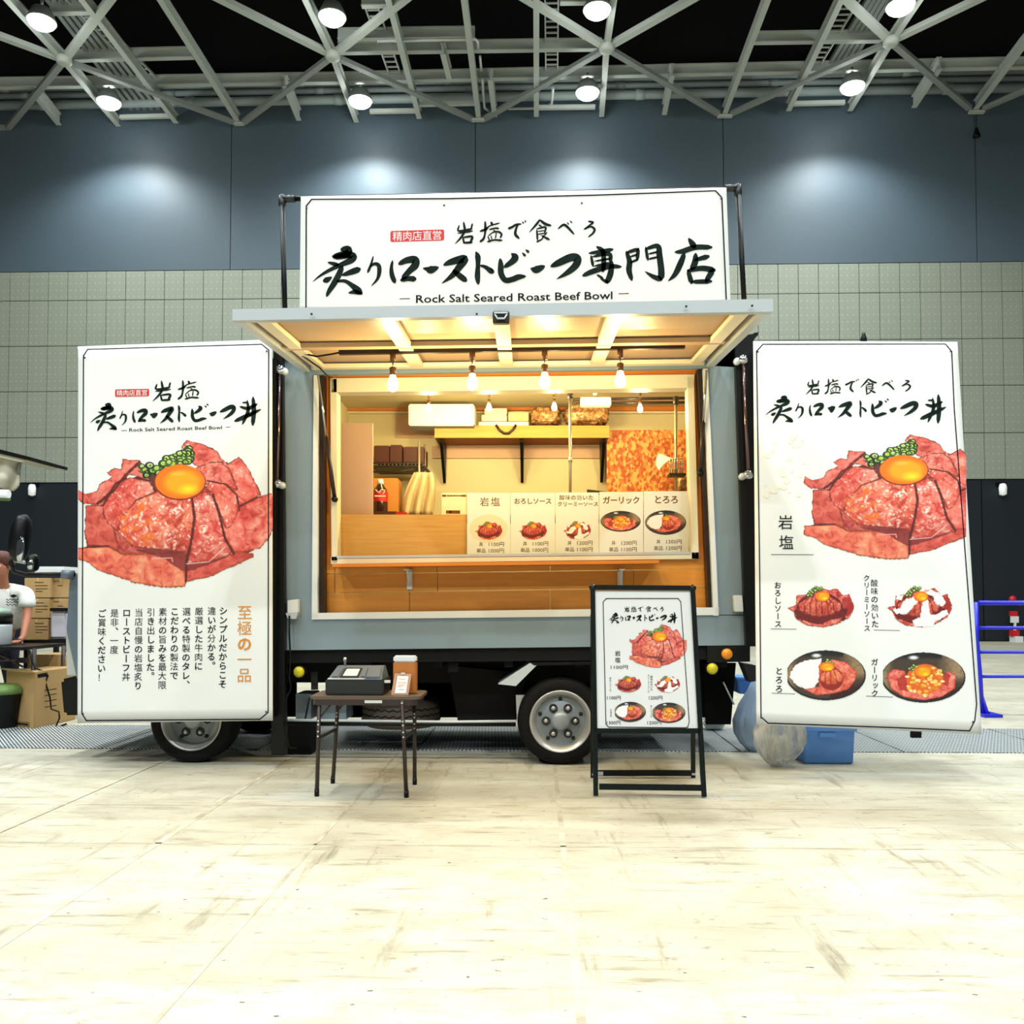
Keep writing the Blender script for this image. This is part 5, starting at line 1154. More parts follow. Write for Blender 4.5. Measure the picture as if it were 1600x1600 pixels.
# ------------------------------------------------------------------ A-board
def stand():
    f0, f1 = PZ(930, 1245, 0), PZ(1100, 1247, 0)       # front feet
    yb = f0.y
    # lean: upper edge further back
    top = PY(926, 918, yb + .17); low = f0
    n = (f1 - f0).cross(Vector((0, .17, top.z))).normalized()
    pl = Plane((f0 + f1) / 2, n)
    t = thing('menu_stand', 'black folding A-frame menu stand with a white poster, in front of the truck', 'sign', (f0 + f1) / 2)
    mb = MB(); TL, TR, BR_, BL_ = (926, 918), (1082, 919), (1094, 1142), (929, 1142)
    fl, frr = (931, 1243), (1100, 1245)
    def rail(a, b, w=.028, name='frame_rail', m='frame'):
        MB().bar(pl(*a), pl(*b), w, .024, n).build(name, 'standframe', t)
    M['standframe'] = mat('stand_green_black', rgb(30, 38, 36), .25, .5)
    rail(TL, TR); rail(TL, fl); rail(TR, frr); rail(BL_, (1094, 1142), .03); rail((936, 1229), (1096, 1231), .034, 'foot_rail')
    for p_ in (TL, TR): MB().lathe(pl(*p_), [(.02, .012), (.022, 0), (.02, -.013)], 'y', 14).build('corner_cap', 'standframe', t)
    P = [pl(x, y, -.002) for x, y in ((929, 923), (1080, 923), (1091, 1138), (932, 1138))]
    MB().slab(P, -n if n.y > 0 else n, .006).build('poster', 'paper', t)
    # rear legs
    r0, r1 = PZ(925, 1222, 0), PZ(1087, 1222, 0); r0 = PZ(926, 1215, 0); r1 = PZ(1083, 1215, 0)
    for a, b in ((pl(926, 960, -.02), r0), (pl(1083, 960, -.02), r1)): MB().bar(a, b, .026, .02, (0, -1, 0)).build('rear_leg', 'black', t)
    MB().bar(r0.lerp(pl(926, 960), .03), r1.lerp(pl(1083, 960), .03), .02, .035).build('rear_rail', 'black', t)
    for p_, sx in ((r0, 1), (r1, -1)):
        q = p_ + Vector((sx * .03, -.018, .03)); MB().box((q.x - .035, q.y - .004, q.z - .012), (q.x + .035, q.y + .002, q.z + .012)).build('corner_bracket', 'silver', t)
    q = r1 + Vector((0, -.02, .06)); MB().box((q.x - .012, q.y - .004, q.z - .04), (q.x + .012, q.y + .002, q.z + .04)).build('corner_bracket', 'silver', t)
    sc = 4.324; F = lambda x, y: (900 + x / sc, 900 + y / sc)
    mb = MB(); line(mb, pl, [F(*p) for p in ((205, 152), (690, 152), (708, 175), (765, 985), (755, 1020), (740, 1025), (220, 1020), (202, 1000), (183, 175))], 1.2, closed=True, off=.0012); mb.build('border_line', 'inkthin', t)
    mb = MB()
    L = {'岩': (325, 205, 360, 243), '塩': (370, 205, 410, 243), 'で': (418, 205, 455, 240), '食': (468, 203, 510, 244), 'べ': (520, 208, 555, 236), 'る': (565, 208, 592, 240)}
    kx = lambda x: 220 + (x - 150) / 1190 * 465; ky = lambda y: 243 + (y - 402) / 198 * 80
    for k, v in RB.items():
        b = L.get(k) or (kx(v[0]), ky(v[1]), kx(v[2]), ky(v[3]))
        glyph(mb, pl, k, F(b[0], b[1]) + F(b[2], b[3]), bold=1.3)
    mb.build('brush_lettering', 'ink', t, kind='stuff')
    BEEF.build('beef_picture', t, lambda X, Y: (900 + (365 + (X - 60) * .258) / sc, 900 + (325 + (Y - 35) * .262) / sc), pl, .0008)
    g2 = lambda x, y: F(215 + (x - 60) * .364, 640 + (y - 30) * .372)
    small_menu(pl, t, g2)
    mb = MB()
    put_chars(mb, pl, '岩塩', *F(282, 522), 9, 0, 10.5, .02, vertical=True)
    for s_, x, y, w in (('1100円', 235, 603, 115), ('1100円', 210, 810, 92), ('1200円', 492, 810, 92), ('1300円', 208, 978, 92), ('1200円', 482, 978, 95)): put_text(mb, pl, s_, *F(x, y), *F(x + w, y + 26), bold=.015)
    put_chars(mb, pl, 'おろしソース', *F(232, 690), 3.6, 0, 3.8, .01, vertical=True); put_chars(mb, pl, '酸味の効いた', *F(510, 680), 3.8, 0, 4, .01, vertical=True); put_chars(mb, pl, 'クリーミーソース', *F(490, 672), 3.4, 0, 3.6, .01, vertical=True)
    put_chars(mb, pl, 'とろろ', *F(236, 905), 4, 0, 4.4, .01, vertical=True); put_chars(mb, pl, 'ガーリック', *F(508, 880), 3.6, 0, 3.9, .01, vertical=True)
    mb.build('price_lettering', 'inkthin', t, kind='stuff')
stand()

# ------------------------------------------------------------------ folding table with the cash register
f = [PZ(495, 1244, 0), PZ(635, 1246, 0), PZ(648, 1226, 0), PZ(520, 1224, 0)]
yt = f[0].y; zt = PY(560, 1093, yt).z
tb = thing('folding_table', 'small dark brown folding table with riveted legs in front of the truck', 'table', (f[0] + f[2]) / 2)
xa, xb = PY(484, 1093, yt).x, PY(652, 1093, yt).x; zt0 = zt
yb_ = yt + .34
pr_ = []
w_ = xb - xa; r_ = .05
for cx, cy, a0 in ((xb + .02 - r_, yt - .02 + r_, -90), (xb + .02 - r_, yb_ - r_, 0), (xa + r_, yb_ - r_, 90), (xa + r_, yt - .02 + r_, 180)):
    for k in range(6): a = R(a0 + 18 * k); pr_.append(Vector((cx + r_ * math.cos(a), cy + r_ * math.sin(a), zt + .02)))
MB().slab(pr_, (0, 0, 1), .018).build('tabletop', 'tabletop', tb)
MB().slab([Vector((p.x * 1, p.y, zt + .004)) for p in [Vector((xa + .015 + (p.x - xa) * (w_ - .01) / (w_ + .02), yt + (p.y - yt) * .92, 0)) for p in pr_]], (0, 0, 1), .035).build('apron', 'tableleg', tb)
tops = [PY(499, 1100, yt), PY(629, 1100, yt), PY(646, 1100, yb_ - .05), PY(525, 1100, yb_ - .05)]
for i in range(4):
    tp = Vector((tops[i].x, f[i].y if i < 2 else f[i].y, zt)); MB().tube([tp, f[i] + Vector((0, 0, .0))], [.0115, .0125], 10).build('leg', 'tableleg', tb)
    mb = MB()
    for k in range(5): p_ = tp.lerp(f[i], (.03, .22, .26, .33, .38)[k]); mb.lathe(p_ + Vector((0, -.013, 0)), [(.005, .003), (.005, -.003)], 'y', 8)
    mb.build('rivet_set', 'rivet', tb); MB().lathe(f[i], [(.014, 0), (.014, .04)], n=10).build('foot_cap', 'black', tb)
for i, j in ((0, 3), (1, 2)):
    a = Vector((tops[i].x, f[i].y, zt)).lerp(f[i], .40); b = Vector((tops[j].x, f[j].y, zt)).lerp(f[j], .40); MB().bar(a, b, .014, .014).build('side_brace', 'tableleg', tb)
for i, d in ((0, 1), (3, 1), (2, -1)):
    tp = Vector((tops[i].x, f[i].y, zt)); MB().tube([tp.lerp(f[i], .2), tp + Vector((.09 * d, 0, .0))], .006, 6).build('diagonal_stay', 'tableleg', tb)
c = PY(583, 1095, yt - .03); MB().box((c.x - .05, yt - .024, zt - .018), (c.x + .05, yt - .002, zt - .002)).build('handle', 'rivet', tb)
mb = MB()
for x in (498, 512, 543, 549, 555, 590, 613): q = PY(x, 1096, yt - .01); mb.lathe(Vector((q.x, yt - .005, zt - .012)), [(.006, .004), (.005, -.006)], 'y', 8)
mb.build('rivet_row', 'rivet', tb)
zt = zt + .0205
rg = thing('cash_register', 'black cash register drawer with sloping keypad and lit display on the folding table', 'register', Vector((PY(550, 1088, yt).x, yt + .12, zt)))
x0_, x1_ = PY(508, 1085, yt + .03).x, PY(599, 1085, yt + .03).x; hh = PY(550, 1062, yt + .03).z - zt
MB().box((x0_, yt + .03, zt), (x1_, yt + .29, zt + hh)).build('cash_drawer', 'reg', rg, .006)
ht = PY(550, 1041, yt + .2).z
a = [Vector((x0_ + .012, yt + .035, zt + hh)), Vector((x1_ - .012, yt + .035, zt + hh)), Vector((x1_ - .03, yt + .22, ht)), Vector((x0_ + .03, yt + .22, ht))]
MB().add(a + [Vector((x1_ - .03, yt + .28, ht)), Vector((x0_ + .03, yt + .28, ht)), Vector((x1_ - .012, yt + .28, zt + hh)), Vector((x0_ + .012, yt + .28, zt + hh))], [(0, 1, 2, 3), (3, 2, 4, 5), (5, 4, 6, 7), (0, 3, 5, 7), (1, 6, 4, 2), (0, 7, 6, 1)]).build('keypad_housing', 'reg_top', rg)
nrm = (a[1] - a[0]).cross(a[3] - a[0]).normalized()
def on(u0, v0, u1, v1, m_, name, h=.004):
    g_ = lambda u, v: a[0].lerp(a[1], u).lerp(a[3].lerp(a[2], u), v)
    MB().slab([g_(u0, v0) + nrm * h, g_(u1, v0) + nrm * h, g_(u1, v1) + nrm * h, g_(u0, v1) + nrm * h], nrm, h).build(name, m_, rg)
on(.20, .14, .56, .82, 'reg', 'display_bezel'); on(.25, .22, .52, .72, 'screen', 'display', .006); on(.06, .15, .17, .8, 'reg_top', 'key_pad', .008); on(.6, .15, .68, .8, 'reg_top', 'key_pad', .008); on(.71, .08, .96, .92, 'reg_top', 'printer_cover', .012); on(.0, .0, .68, .05, 'silver', 'trim_strip', .005)
MB().lathe(Vector((x0_ + .07, yt + .24, ht)), [(.008, 0), (.008, .03), (.013, .035), (.008, .05)], n=10).build('camera_knob', 'chrome', rg); MB().box((x1_ + .002, yt + .05, zt + hh - .02), (x1_ + .035, yt + .07, zt + hh - .005)).build('card_slot', 'rivet', rg)
tk = thing('wooden_stand', 'upright orange wooden block with white top at the right of the table', 'block', Vector((PY(630, 1090, yt + .1).x, yt + .12, zt)))
xw0, xw1 = PY(614, 1080, yt + .12).x, PY(650, 1080, yt + .12).x; hw = PY(630, 1034, yt + .12).z
MB().box((xw0, yt + .12, zt), (xw1, yt + .19, hw)).build('block', wood('block_wood', rgb(196, 120, 50), rgb(170, 96, 36), 30, 6), tk, .006); MB().box((xw0 + .001, yt + .117, hw - .004), (xw1 - .001, yt + .192, PY(630, 1025, yt + .12).z)).build('white_top', 'tag', tk, .008)
fc = thing('framed_notice', 'small brown-framed white notice card leaning on the wooden block', 'notice', Vector((PY(626, 1090, yt).x, yt + .05, zt)))
A0 = [PY(617, 1052, yt + .10), PY(643, 1053, yt + .10), PY(638, 1090, yt + .055), PY(611, 1090, yt + .055)]
for v in (2, 3): A0[v].z = zt + .001
nv = Vector((0, -1, .3)).normalized()
MB().slab([A0[3], A0[2], A0[1], A0[0]], nv, .01).build('frame', mat('frame_tan', rgb(176, 134, 98), .5), fc)
ins = lambda u, v: A0[0].lerp(A0[1], u).lerp(A0[3].lerp(A0[2], u), v) + nv * .0015
MB().slab([ins(.2, .92), ins(.84, .92), ins(.84, .12), ins(.2, .12)], nv, .002).build('card', 'paper', fc)
mb = MB()
for v, u0, u1 in ((.25, .3, .7), (.42, .26, .78), (.52, .3, .74), (.6, .3, .6), (.74, .4, .7)): mb.add([ins(u0, v) + nv * .001, ins(u1, v) + nv * .001, ins(u1, v + .03) + nv * .001, ins(u0, v + .03) + nv * .001], [(0, 1, 2, 3)])
mb.build('print_lines', 'orange_ink', fc)
MB().box((ins(.5, 0).x - .012, ins(.5, 0).y - .006, ins(.5, 0).z - .006), (ins(.5, 0).x + .012, ins(.5, 0).y, ins(.5, 0).z + .006)).build('clip', 'rivet', fc)

# ------------------------------------------------------------------ right side: crate, bags, barrier
g0 = PZ(1255, 1194, 0); g1 = PZ(1336, 1194, 0); zc = PY(1300, 1138, g0.y).z
cr = thing('blue_crate', 'solid blue plastic crate on the floor under the right banner', 'crate', (g0 + g1) / 2)
MB().hexa([Vector((g0.x, g0.y, zc)), Vector((g1.x, g0.y, zc)), Vector((g1.x - .012, g0.y + .01, .0)), Vector((g0.x + .012, g0.y + .01, .0))], [Vector((g0.x, g0.y + .42, zc)), Vector((g1.x, g0.y + .42, zc)), Vector((g1.x - .012, g0.y + .41, .0)), Vector((g0.x + .012, g0.y + .41, .0))]).build('tub', 'crate', cr, .008)
MB().box((g0.x - .012, g0.y - .012, zc - .02), (g1.x + .012, g0.y + .43, zc + .012)).build('rim', 'crate', cr, .005); q = PY(1292, 1148, g0.y); MB().box((q.x - .055, g0.y - .016, q.z - .018), (q.x + .055, g0.y + .002, q.z + .014)).build('handle', 'crate', cr, .004)
bg = thing('plastic_bag', 'clear plastic rubbish bag resting on its corner beside the blue crate', 'bag', PZ(1213, 1206, 0))
from mathutils import noise as nz
def bagmesh(profile, Y, name, m_, parent, depth=.5, seed=1, n=90):
    """profile rows: (y, xl, xr) in pixels"""
    vs = []
    for j, (y, xl_, xr_) in enumerate(profile):
        l, r = PY(xl_, y, Y), PY(xr_, y, Y); c = (l + r) / 2; hw_ = (r - l).length / 2
        for k in range(n):
            a = 2 * math.pi * k / n; w = 1 + .12 * nz.noise(Vector((math.cos(a) * 3, math.sin(a) * 3, j * .3 + seed))) + .16 * abs(nz.noise(Vector((math.cos(a) * 9, math.sin(a) * 9, j * .25 + seed))))
            vs.append(Vector((c.x + math.cos(a) * hw_ * w, c.y + math.sin(a) * hw_ * depth * w, max(c.z, .002))))
    N_ = len(profile)
    return MB().add(vs, [(j * n + k, j * n + (k + 1) % n, (j + 1) * n + (k + 1) % n, (j + 1) * n + k) for j in range(N_ - 1) for k in range(n)] + [tuple(range(n))[::-1], tuple((N_ - 1) * n + k for k in range(n))], True).build(name, m_, parent)
yb0 = PZ(1213, 1206, 0).y + .02
def film():
    m = bpy.data.materials.new('crumpled_film'); m.use_nodes = True; n = m.node_tree.nodes; L = m.node_tree.links; b = n['Principled BSDF']; tc = n.new('ShaderNodeTexCoord')
    mp = n.new('ShaderNodeMapping'); mp.inputs['Scale'].default_value = (26, 26, 5); mp.inputs['Rotation'].default_value = (0, .5, 0); L.new(tc.outputs['Object'], mp.inputs[0])
    t = n.new('ShaderNodeTexNoise'); t.inputs['Scale'].default_value = 1; t.inputs['Detail'].default_value = 5; L.new(mp.outputs[0], t.inputs['Vector'])
    r = n.new('ShaderNodeValToRGB'); r.color_ramp.elements[0].position = .42; r.color_ramp.elements[0].color = (.28,) * 3 + (1,); r.color_ramp.elements[1].position = .62; r.color_ramp.elements[1].color = (.95,) * 3 + (1,)
    L.new(t.outputs[0], r.inputs[0]); L.new(r.outputs[0], b.inputs['Alpha']); b.inputs['Base Color'].default_value = rgb(244, 246, 244); b.inputs['Roughness'].default_value = .25
    bp = n.new('ShaderNodeBump'); bp.inputs['Strength'].default_value = 1; bp.inputs['Distance'].default_value = .02; L.new(t.outputs[0], bp.inputs['Height']); L.new(bp.outputs[0], b.inputs['Normal']); return m
M['bag'] = film()
bagmesh([(1110, 1188, 1250), (1128, 1184, 1258), (1145, 1178, 1260), (1160, 1180, 1258), (1172, 1184, 1252), (1184, 1192, 1242), (1192, 1199, 1230), (1200, 1206, 1221), (1206, 1211, 1215)], yb0 + .16, 'bag_film', 'bag', bg, .55, 3)
bagmesh([(1150, 1190, 1225), (1160, 1188, 1238), (1175, 1192, 1236), (1188, 1200, 1226), (1197, 1207, 1218)], yb0 + .16, 'bag_contents', mat('white_rubbish', rgb(232, 234, 226), .6, bump=((20, 20, 20), 1)), bg, .45, 8)
bs = thing('tarpaulin', 'grey-blue plastic sheet bundled behind the clear bag at the truck rear', 'sheet', PZ(1180, 1182, 0))
ys = PZ(1180, 1182, 0).y
bagmesh([(1052, 1180, 1200), (1080, 1168, 1215), (1100, 1156, 1220), (1125, 1148, 1222), (1145, 1150, 1222), (1160, 1158, 1215), (1178, 1170, 1205), (1186, 1176, 1198)], ys + .22, 'sheet_bundle', 'blue_sheet', bs, .5, 12)
bc = thing('small_blue_box', 'small bright blue box hanging between the truck rear and the tarpaulin', 'box', PY(1165, 1085, 6.9)); MB().pq([(1152, 1061), (1186, 1063), (1184, 1086), (1154, 1084)], 6.9, 7.15).build('box_body', 'crate', bc, .008)
MB().pq([(1150, 1058), (1188, 1060), (1188, 1064), (1150, 1062)], 6.88, 7.17).build('box_lid', 'crate', bc, .004)
pk = thing('strapped_parcel', 'small white parcel tied with black cord behind the menu stand', 'parcel', PZ(1118, 1140, 0)); yk = PZ(1118, 1140, 0).y
MB().pq([(1106, 1118), (1120, 1115), (1133, 1128), (1103, 1130)], yk - .1, yk + .08).build('wrap', 'tag', pk, .01); MB().pq([(1102, 1130), (1134, 1130), (1130, 1139), (1104, 1139)], yk - .08, yk + .06).build('base', 'tag', pk, .006)
MB().tube([PY(1103, 1127, yk - .12), PY(1112, 1131, yk - .12), PY(1121, 1126, yk - .12), PY(1132, 1129, yk - .12)], .006, 6).build('cord', 'black', pk); MB().tube([PY(1119, 1117, yk - .12), PY(1124, 1129, yk - .12)], .006, 6).build('cord', 'black', pk)
# rear bumper bits
T().tube([PY(1130, 1066, YB + .3), PY(1147, 1101, YB + .3)], .006, 6).build('stay_rod', 'silver', truck)
T().pq([(1160, 1036), (1182, 1040), (1182, 1064), (1172, 1066), ], YB + .35, YB + .5).build('tail_lamp', 'dark_hole', truck)
# blue barriers
def barrier(x0, x1, yt_, yb_, label):
    t = thing('crowd_barrier', label, 'barrier', PZ(x0, yb_, 0)); Y = PZ(x0, yb_, 0).y; P = lambda x, y: PY(x, y, Y)
    rows_ = (942, 981, 1019, 1057)
    for i, yy in enumerate(rows_): MB().tube([P(x0 + 4, yy), P(x1, yy)], .022 if i == 0 else .016, 10).build('rail', 'blue_pipe', t)
    for x in (x0, x1):
        MB().tube([P(x, 941), P(x + .5, 1000), P(x + (6 if x == x0 else 0), 1060), P(x + (9 if x == x0 else 0), 1116)], .025, 10).build('post', 'blue_pipe', t)
    q = P(x0 + 9, 1116); q.z = 0
    mb = MB(); mb.tube([P(x0 + 8, 1085), P(x0 + 16, 1112), P(x0 + 24, 1119)], [.018, .022, .02], 8); mb.box((q.x - .03, Y - .12, 0), (q.x + .14, Y + .12, .03)); mb.build('foot', 'blue_pipe', t)
barrier(1525, 1790, 941, 1119, 'royal blue tubular crowd barrier standing right of the right banner')
# distant red hydrant
yh = YW - .4
t = thing('fire_point', 'small red fire alarm and extinguisher sign on the dark wall far right', 'sign', PY(1586, 996, yh))
c = PY(1583, 936, yh); MB().lathe(c, [(.09, .05), (.09, 0), (.05, -.05)], 'y', 14).build('alarm_lamp', 'hydrant', t); MB().pbox(1580, 955, 1590, 963, yh, yh + .1).build('red_sign', 'hydrant', t); MB().pbox(1580, 963, 1592, 973, yh, yh + .05).build('white_sign', 'tag', t); MB().pbox(1585, 973, 1588, 985, yh, yh + .05).build('post', 'tag', t)
MB().pbox(1583, 985, 1593, 994, yh - .1, yh + .1).build('extinguisher', 'hydrant', t); q = PY(1588, 994, yh); MB().box((q.x - .1, yh - .15, 0), (q.x + .1, yh + .15, q.z)).build('base', 'tag', t)

# ------------------------------------------------------------------ left side: neighbouring stall
def carton(px, Y0, Y1, label, lid=True, prints=(), side=True, z0=None):
    x0, y0, x1, y1 = px
    t = thing('cardboard_box', label, 'box', PY((x0 + x1) / 2, y1, Y0), 'cardboard boxes at the stall on the left')
    MB().pbox(x0, y0, x1, y1, Y0, Y1).build('carton', 'card', t, .005)
    p = planeY(Y0); mb = MB()
    for a in prints:
        if len(a) == 5: put_text(mb, p, a[4], a[0], a[1], a[2], a[3], bold=.02)
        else: line(mb, p, [(a[0], a[1]), (a[2], a[3])], 1.0)
    if mb.v: mb.build('print', 'inkthin', t)
    MB().pbox((x0 + x1) / 2 - 1.2, y0, (x0 + x1) / 2 + 1.2, y0 + (y1 - y0) * .18, Y0 - .002, Y0).build('tape', 'card_dark', t)
    return t
# big box in front on the floor
gb = PZ(60, 1139, 0).y
t = thing('cardboard_box', 'large brown cardboard box standing on the floor below the stall table', 'box', PZ(60, 1138, 0), 'cardboard boxes at the stall on the left')
v = [PZ(8, 1134, 0), PZ(53, 1139, 0), PZ(118, 1124, 0)]; hb = PY(53, 1050, v[1].y).z; v4 = v[0] + v[2] - v[1]
MB().add([p.copy() for p in v] + [v4] + [p + Vector((0, 0, hb)) for p in v] + [v4 + Vector((0, 0, hb))], [(0, 1, 2, 3), (4, 5, 6, 7), (0, 1, 5, 4), (1, 2, 6, 5), (2, 3, 7, 6), (3, 0, 4, 7)]).build('carton', 'card', t, .005)
nf = (v[2] - v[1]).cross(Vector((0, 0, 1))).normalized(); plr = Plane(v[1], nf); nl = (v[1] - v[0]).cross(Vector((0, 0, 1))).normalized(); pll = Plane(v[1], nl)
mb = MB(); line(mb, pll, [(18, 1127), (46, 1129), (46, 1135), (18, 1133)], .8, closed=True); line(mb, pll, [(21, 1130), (43, 1132)], 3)
for y in (1075, 1083, 1092, 1101): line(mb, plr, [(70, y + 4), (88, y + 1)], 1.0)
line(mb, plr, [(61, 1056), (72, 1054)], 6); mb.build('print', 'inkthin', t)
MB().add([v[0] + Vector((0, 0, hb)), v[1] + Vector((0, 0, hb)), v[1] + Vector((-.02, -.1, hb + .03)), v[0] + Vector((-.05, -.1, hb + .03))], [(0, 1, 2, 3)]).build('flap', 'card_dark', t)
carton((44, 1024, 112, 1046), 8.4, 9.0, 'low open cardboard box behind the large one, under the black bench', prints=())
def onG(px, Y0, *a, **k): return carton(px, Y0, *a, **k)
for i, (y0, y1, lb) in enumerate(((903, 934, 'top'), (935, 966, 'middle'), (967, 1000, 'lowest'))):
    carton((38, y0, 80 - i * 2, y1), 9.0, 9.5, '%s cardboard box of the left stack behind the person' % lb, prints=((55, y0 + 7, 68, y0 + 7), (55, y0 + 12, 74, y0 + 12), (56, y0 + 17, 74, y0 + 17), (56, y0 + 21, 66, y0 + 21)))
for i, (y0, y1, lb) in enumerate(((903, 934, 'upper'), (935, 952, 'lower'))):
    carton((81, y0, 108, y1), 9.05, 9.5, '%s cardboard box of the right stack beside the truck front' % lb, prints=((84, y0 + 5, 92, y0 + 5), (90, y0 + 12, 98, y0 + 12)))
simple('storage_tub', 'clear plastic tub with dark lid beside the cardboard stack', 'tub', (78, 955, 103, 998), 8.9, 9.4, mat('frosted_tub', rgb(196, 196, 206), .25), .02)
stub = [o for o in bpy.data.objects if o.name == 'storage_tub'][0]; MB().pbox(77, 950, 104, 955, 8.88, 9.42).build('tub_lid', 'black', stub, .006)
bench = thing('bench_table', 'low black bench carrying the cardboard stacks behind the stall table', 'bench', PZ(70, 1050, 0))
MB().pbox(36, 1000, 110, 1006, 8.85, 9.6).build('bench_top', 'black', bench)
for x in (42, 88, 106):
    p_ = PY(x, 1006, 8.9); MB().box((p_.x - .02, 8.88, 0), (p_.x + .02, 8.92, p_.z)).build('leg', 'black', bench)
simple('white_cooler', 'long white polystyrene lid lying on top of the cardboard stack', 'lid', (52, 885, 102, 899), 9.0, 9.5, 'tag', .03)
# stall table
st = thing('stall_table', 'black folding stall table with crossed braces at the left edge', 'table', PZ(36, 1134, 0)); Y = PZ(36, 1134, 0).y
zt_ = PY(30, 1010, Y).z; xr_ = PY(46, 1010, Y).x
MB().box((xr_ - 1.6, Y - .1, zt_ - .03), (xr_, Y + .6, zt_)).build('tabletop', 'black', st)
p_ = PZ(34, 1138, 0); MB().tube([Vector((p_.x, Y, 0)), Vector((p_.x + .01, Y, zt_ - .02))], .02, 10).build('leg', 'tableleg', st); MB().tube([Vector((p_.x - 1.3, Y, 0)), Vector((p_.x - 1.3, Y, zt_ - .02))], .02, 10).build('leg', 'tableleg', st)
MB().tube([Vector((p_.x, Y + .5, 0)), Vector((p_.x + .01, Y + .5, zt_ - .02))], .02, 10).build('leg', 'tableleg', st)
MB().tube([PY(36, 1042, Y), PY(-20, 1012, Y)], .01, 6).build('cross_brace', 'tableleg', st); MB().tube([PY(36, 1032, Y), PY(-20, 1032, Y)], .01, 6).build('cross_brace', 'tableleg', st); MB().pbox(26, 1028, 40, 1036, Y - .03, Y + .02).build('brace_clamp', 'black', st)
pt = thing('rice_cooker', 'squat steel pot with black band on the stall table, cut by the left edge', 'pot', PY(2, 1008, Y + .1)); c = PY(-4, 1008, Y + .12); c.z = zt_
MB().lathe(c, [(.10, 0), (.115, .02), (.118, .17), (.115, .2)], n=28).build('pot_body', 'silver', pt); MB().lathe(c, [(.121, .2), (.122, .28), (.112, .29)], n=28).build('black_band', 'black', pt); MB().lathe(c, [(.112, .29), (.10, .33), (.02, .345)], n=28).build('glass_lid', mat('green_glass', rgb(150, 176, 160), .1), pt)
bn_ = thing('waste_bin', 'black tapered bin with a green bag edge at the lower left corner', 'bin', PZ(0, 1142, 0)); c = PZ(-22, 1142, 0) + Vector((0, .2, 0))
MB().lathe(c, [(.13, 0), (.14, .02), (.19, .30), (.2, .33)], n=24).build('bin_body', 'black', bn_); MB().lathe(c, [(.205, .30), (.21, .33), (.19, .36), (.15, .38), (.02, .38)], n=24).build('green_liner', 'green', bn_)
tag(MB().tube([PY(x, y, 7.88) for x, y in ((47, 1016), (50, 1034), (56, 1044), (70, 1050), (75, 1056), (71, 1066), (78, 1090), (80, 1108), (92, 1112), (93, 1122), (86, 1138), (96, 1134), (104, 1131))], .008, 6).build('black_cable', 'black'), 'black cable trailing down over the large cardboard box', 'cable')
# canopy with a lamp
cn = thing('stall_canopy', 'dark-edged canopy arm with rolled beige canvas at the upper left edge', 'canopy', PY(20, 760, 7.4))
MB().bar(PY(-60, 682, 7.4), PY(46, 716, 7.4), .5, .03, (0, 1, 0)).build('edge_beam', 'black', cn) if False else MB().pq([(-40, 692), (47, 714), (46, 719), (-40, 699)], 7.3, 7.9).build('edge_beam', 'black', cn)
MB().pq([(-40, 699), (43, 719), (32, 722), (-40, 706)], 7.32, 7.8).build('under_beam', 'canvas', cn)
crumple('x', 'x', 'x', (0, 0, 1, 1), 7.4, .01, 'canvas', 0)
bpy.data.objects.remove([o for o in bpy.data.objects if o.name == 'x'][0])
mb = MB(); vs = []; nn = 26
for j in range(11):
    v = j / 10; y = 718 + v * 50
    xl_ = -60; xr_ = 28 + 4 * math.sin(v * 3) - max(0, v - .85) * 50
    for i in range(nn):
        u = i / (nn - 1); x = xl_ + (xr_ - xl_) * u; yy = y - (1 - v) * (1 - u) * 14 - (v) * (1 - u) * 34
        vs.append(PY(x, yy, 7.42 + .05 * math.sin(u * 13 + v * 2.5) + .03 * math.sin(v * 6)))
o = mb.add(vs, [(j * nn + i, j * nn + i + 1, (j + 1) * nn + i + 1, (j + 1) * nn + i) for j in range(10) for i in range(nn - 1)], True).build('rolled_canvas', 'canvas', cn, fix=False); o.modifiers.new('t', 'SOLIDIFY').thickness = .02
MB().tube([PY(31, 722, 7.45), PY(29, 740, 7.45)], .015, 8).build('hanger', 'steel_dark', cn)
tl = thing('tube_lamp', 'bright white tube lamp under the rolled canvas at the left edge', 'lamp', PY(0, 773, 7.35)); MB().tube([PY(-60, 768, 7.35), PY(14, 772, 7.35)], .035, 12).build('tube', 'lampw', tl); MB().tube([PY(-60, 778, 7.37), PY(15, 779, 7.37)], .02, 8).build('lamp_base', 'green', tl)

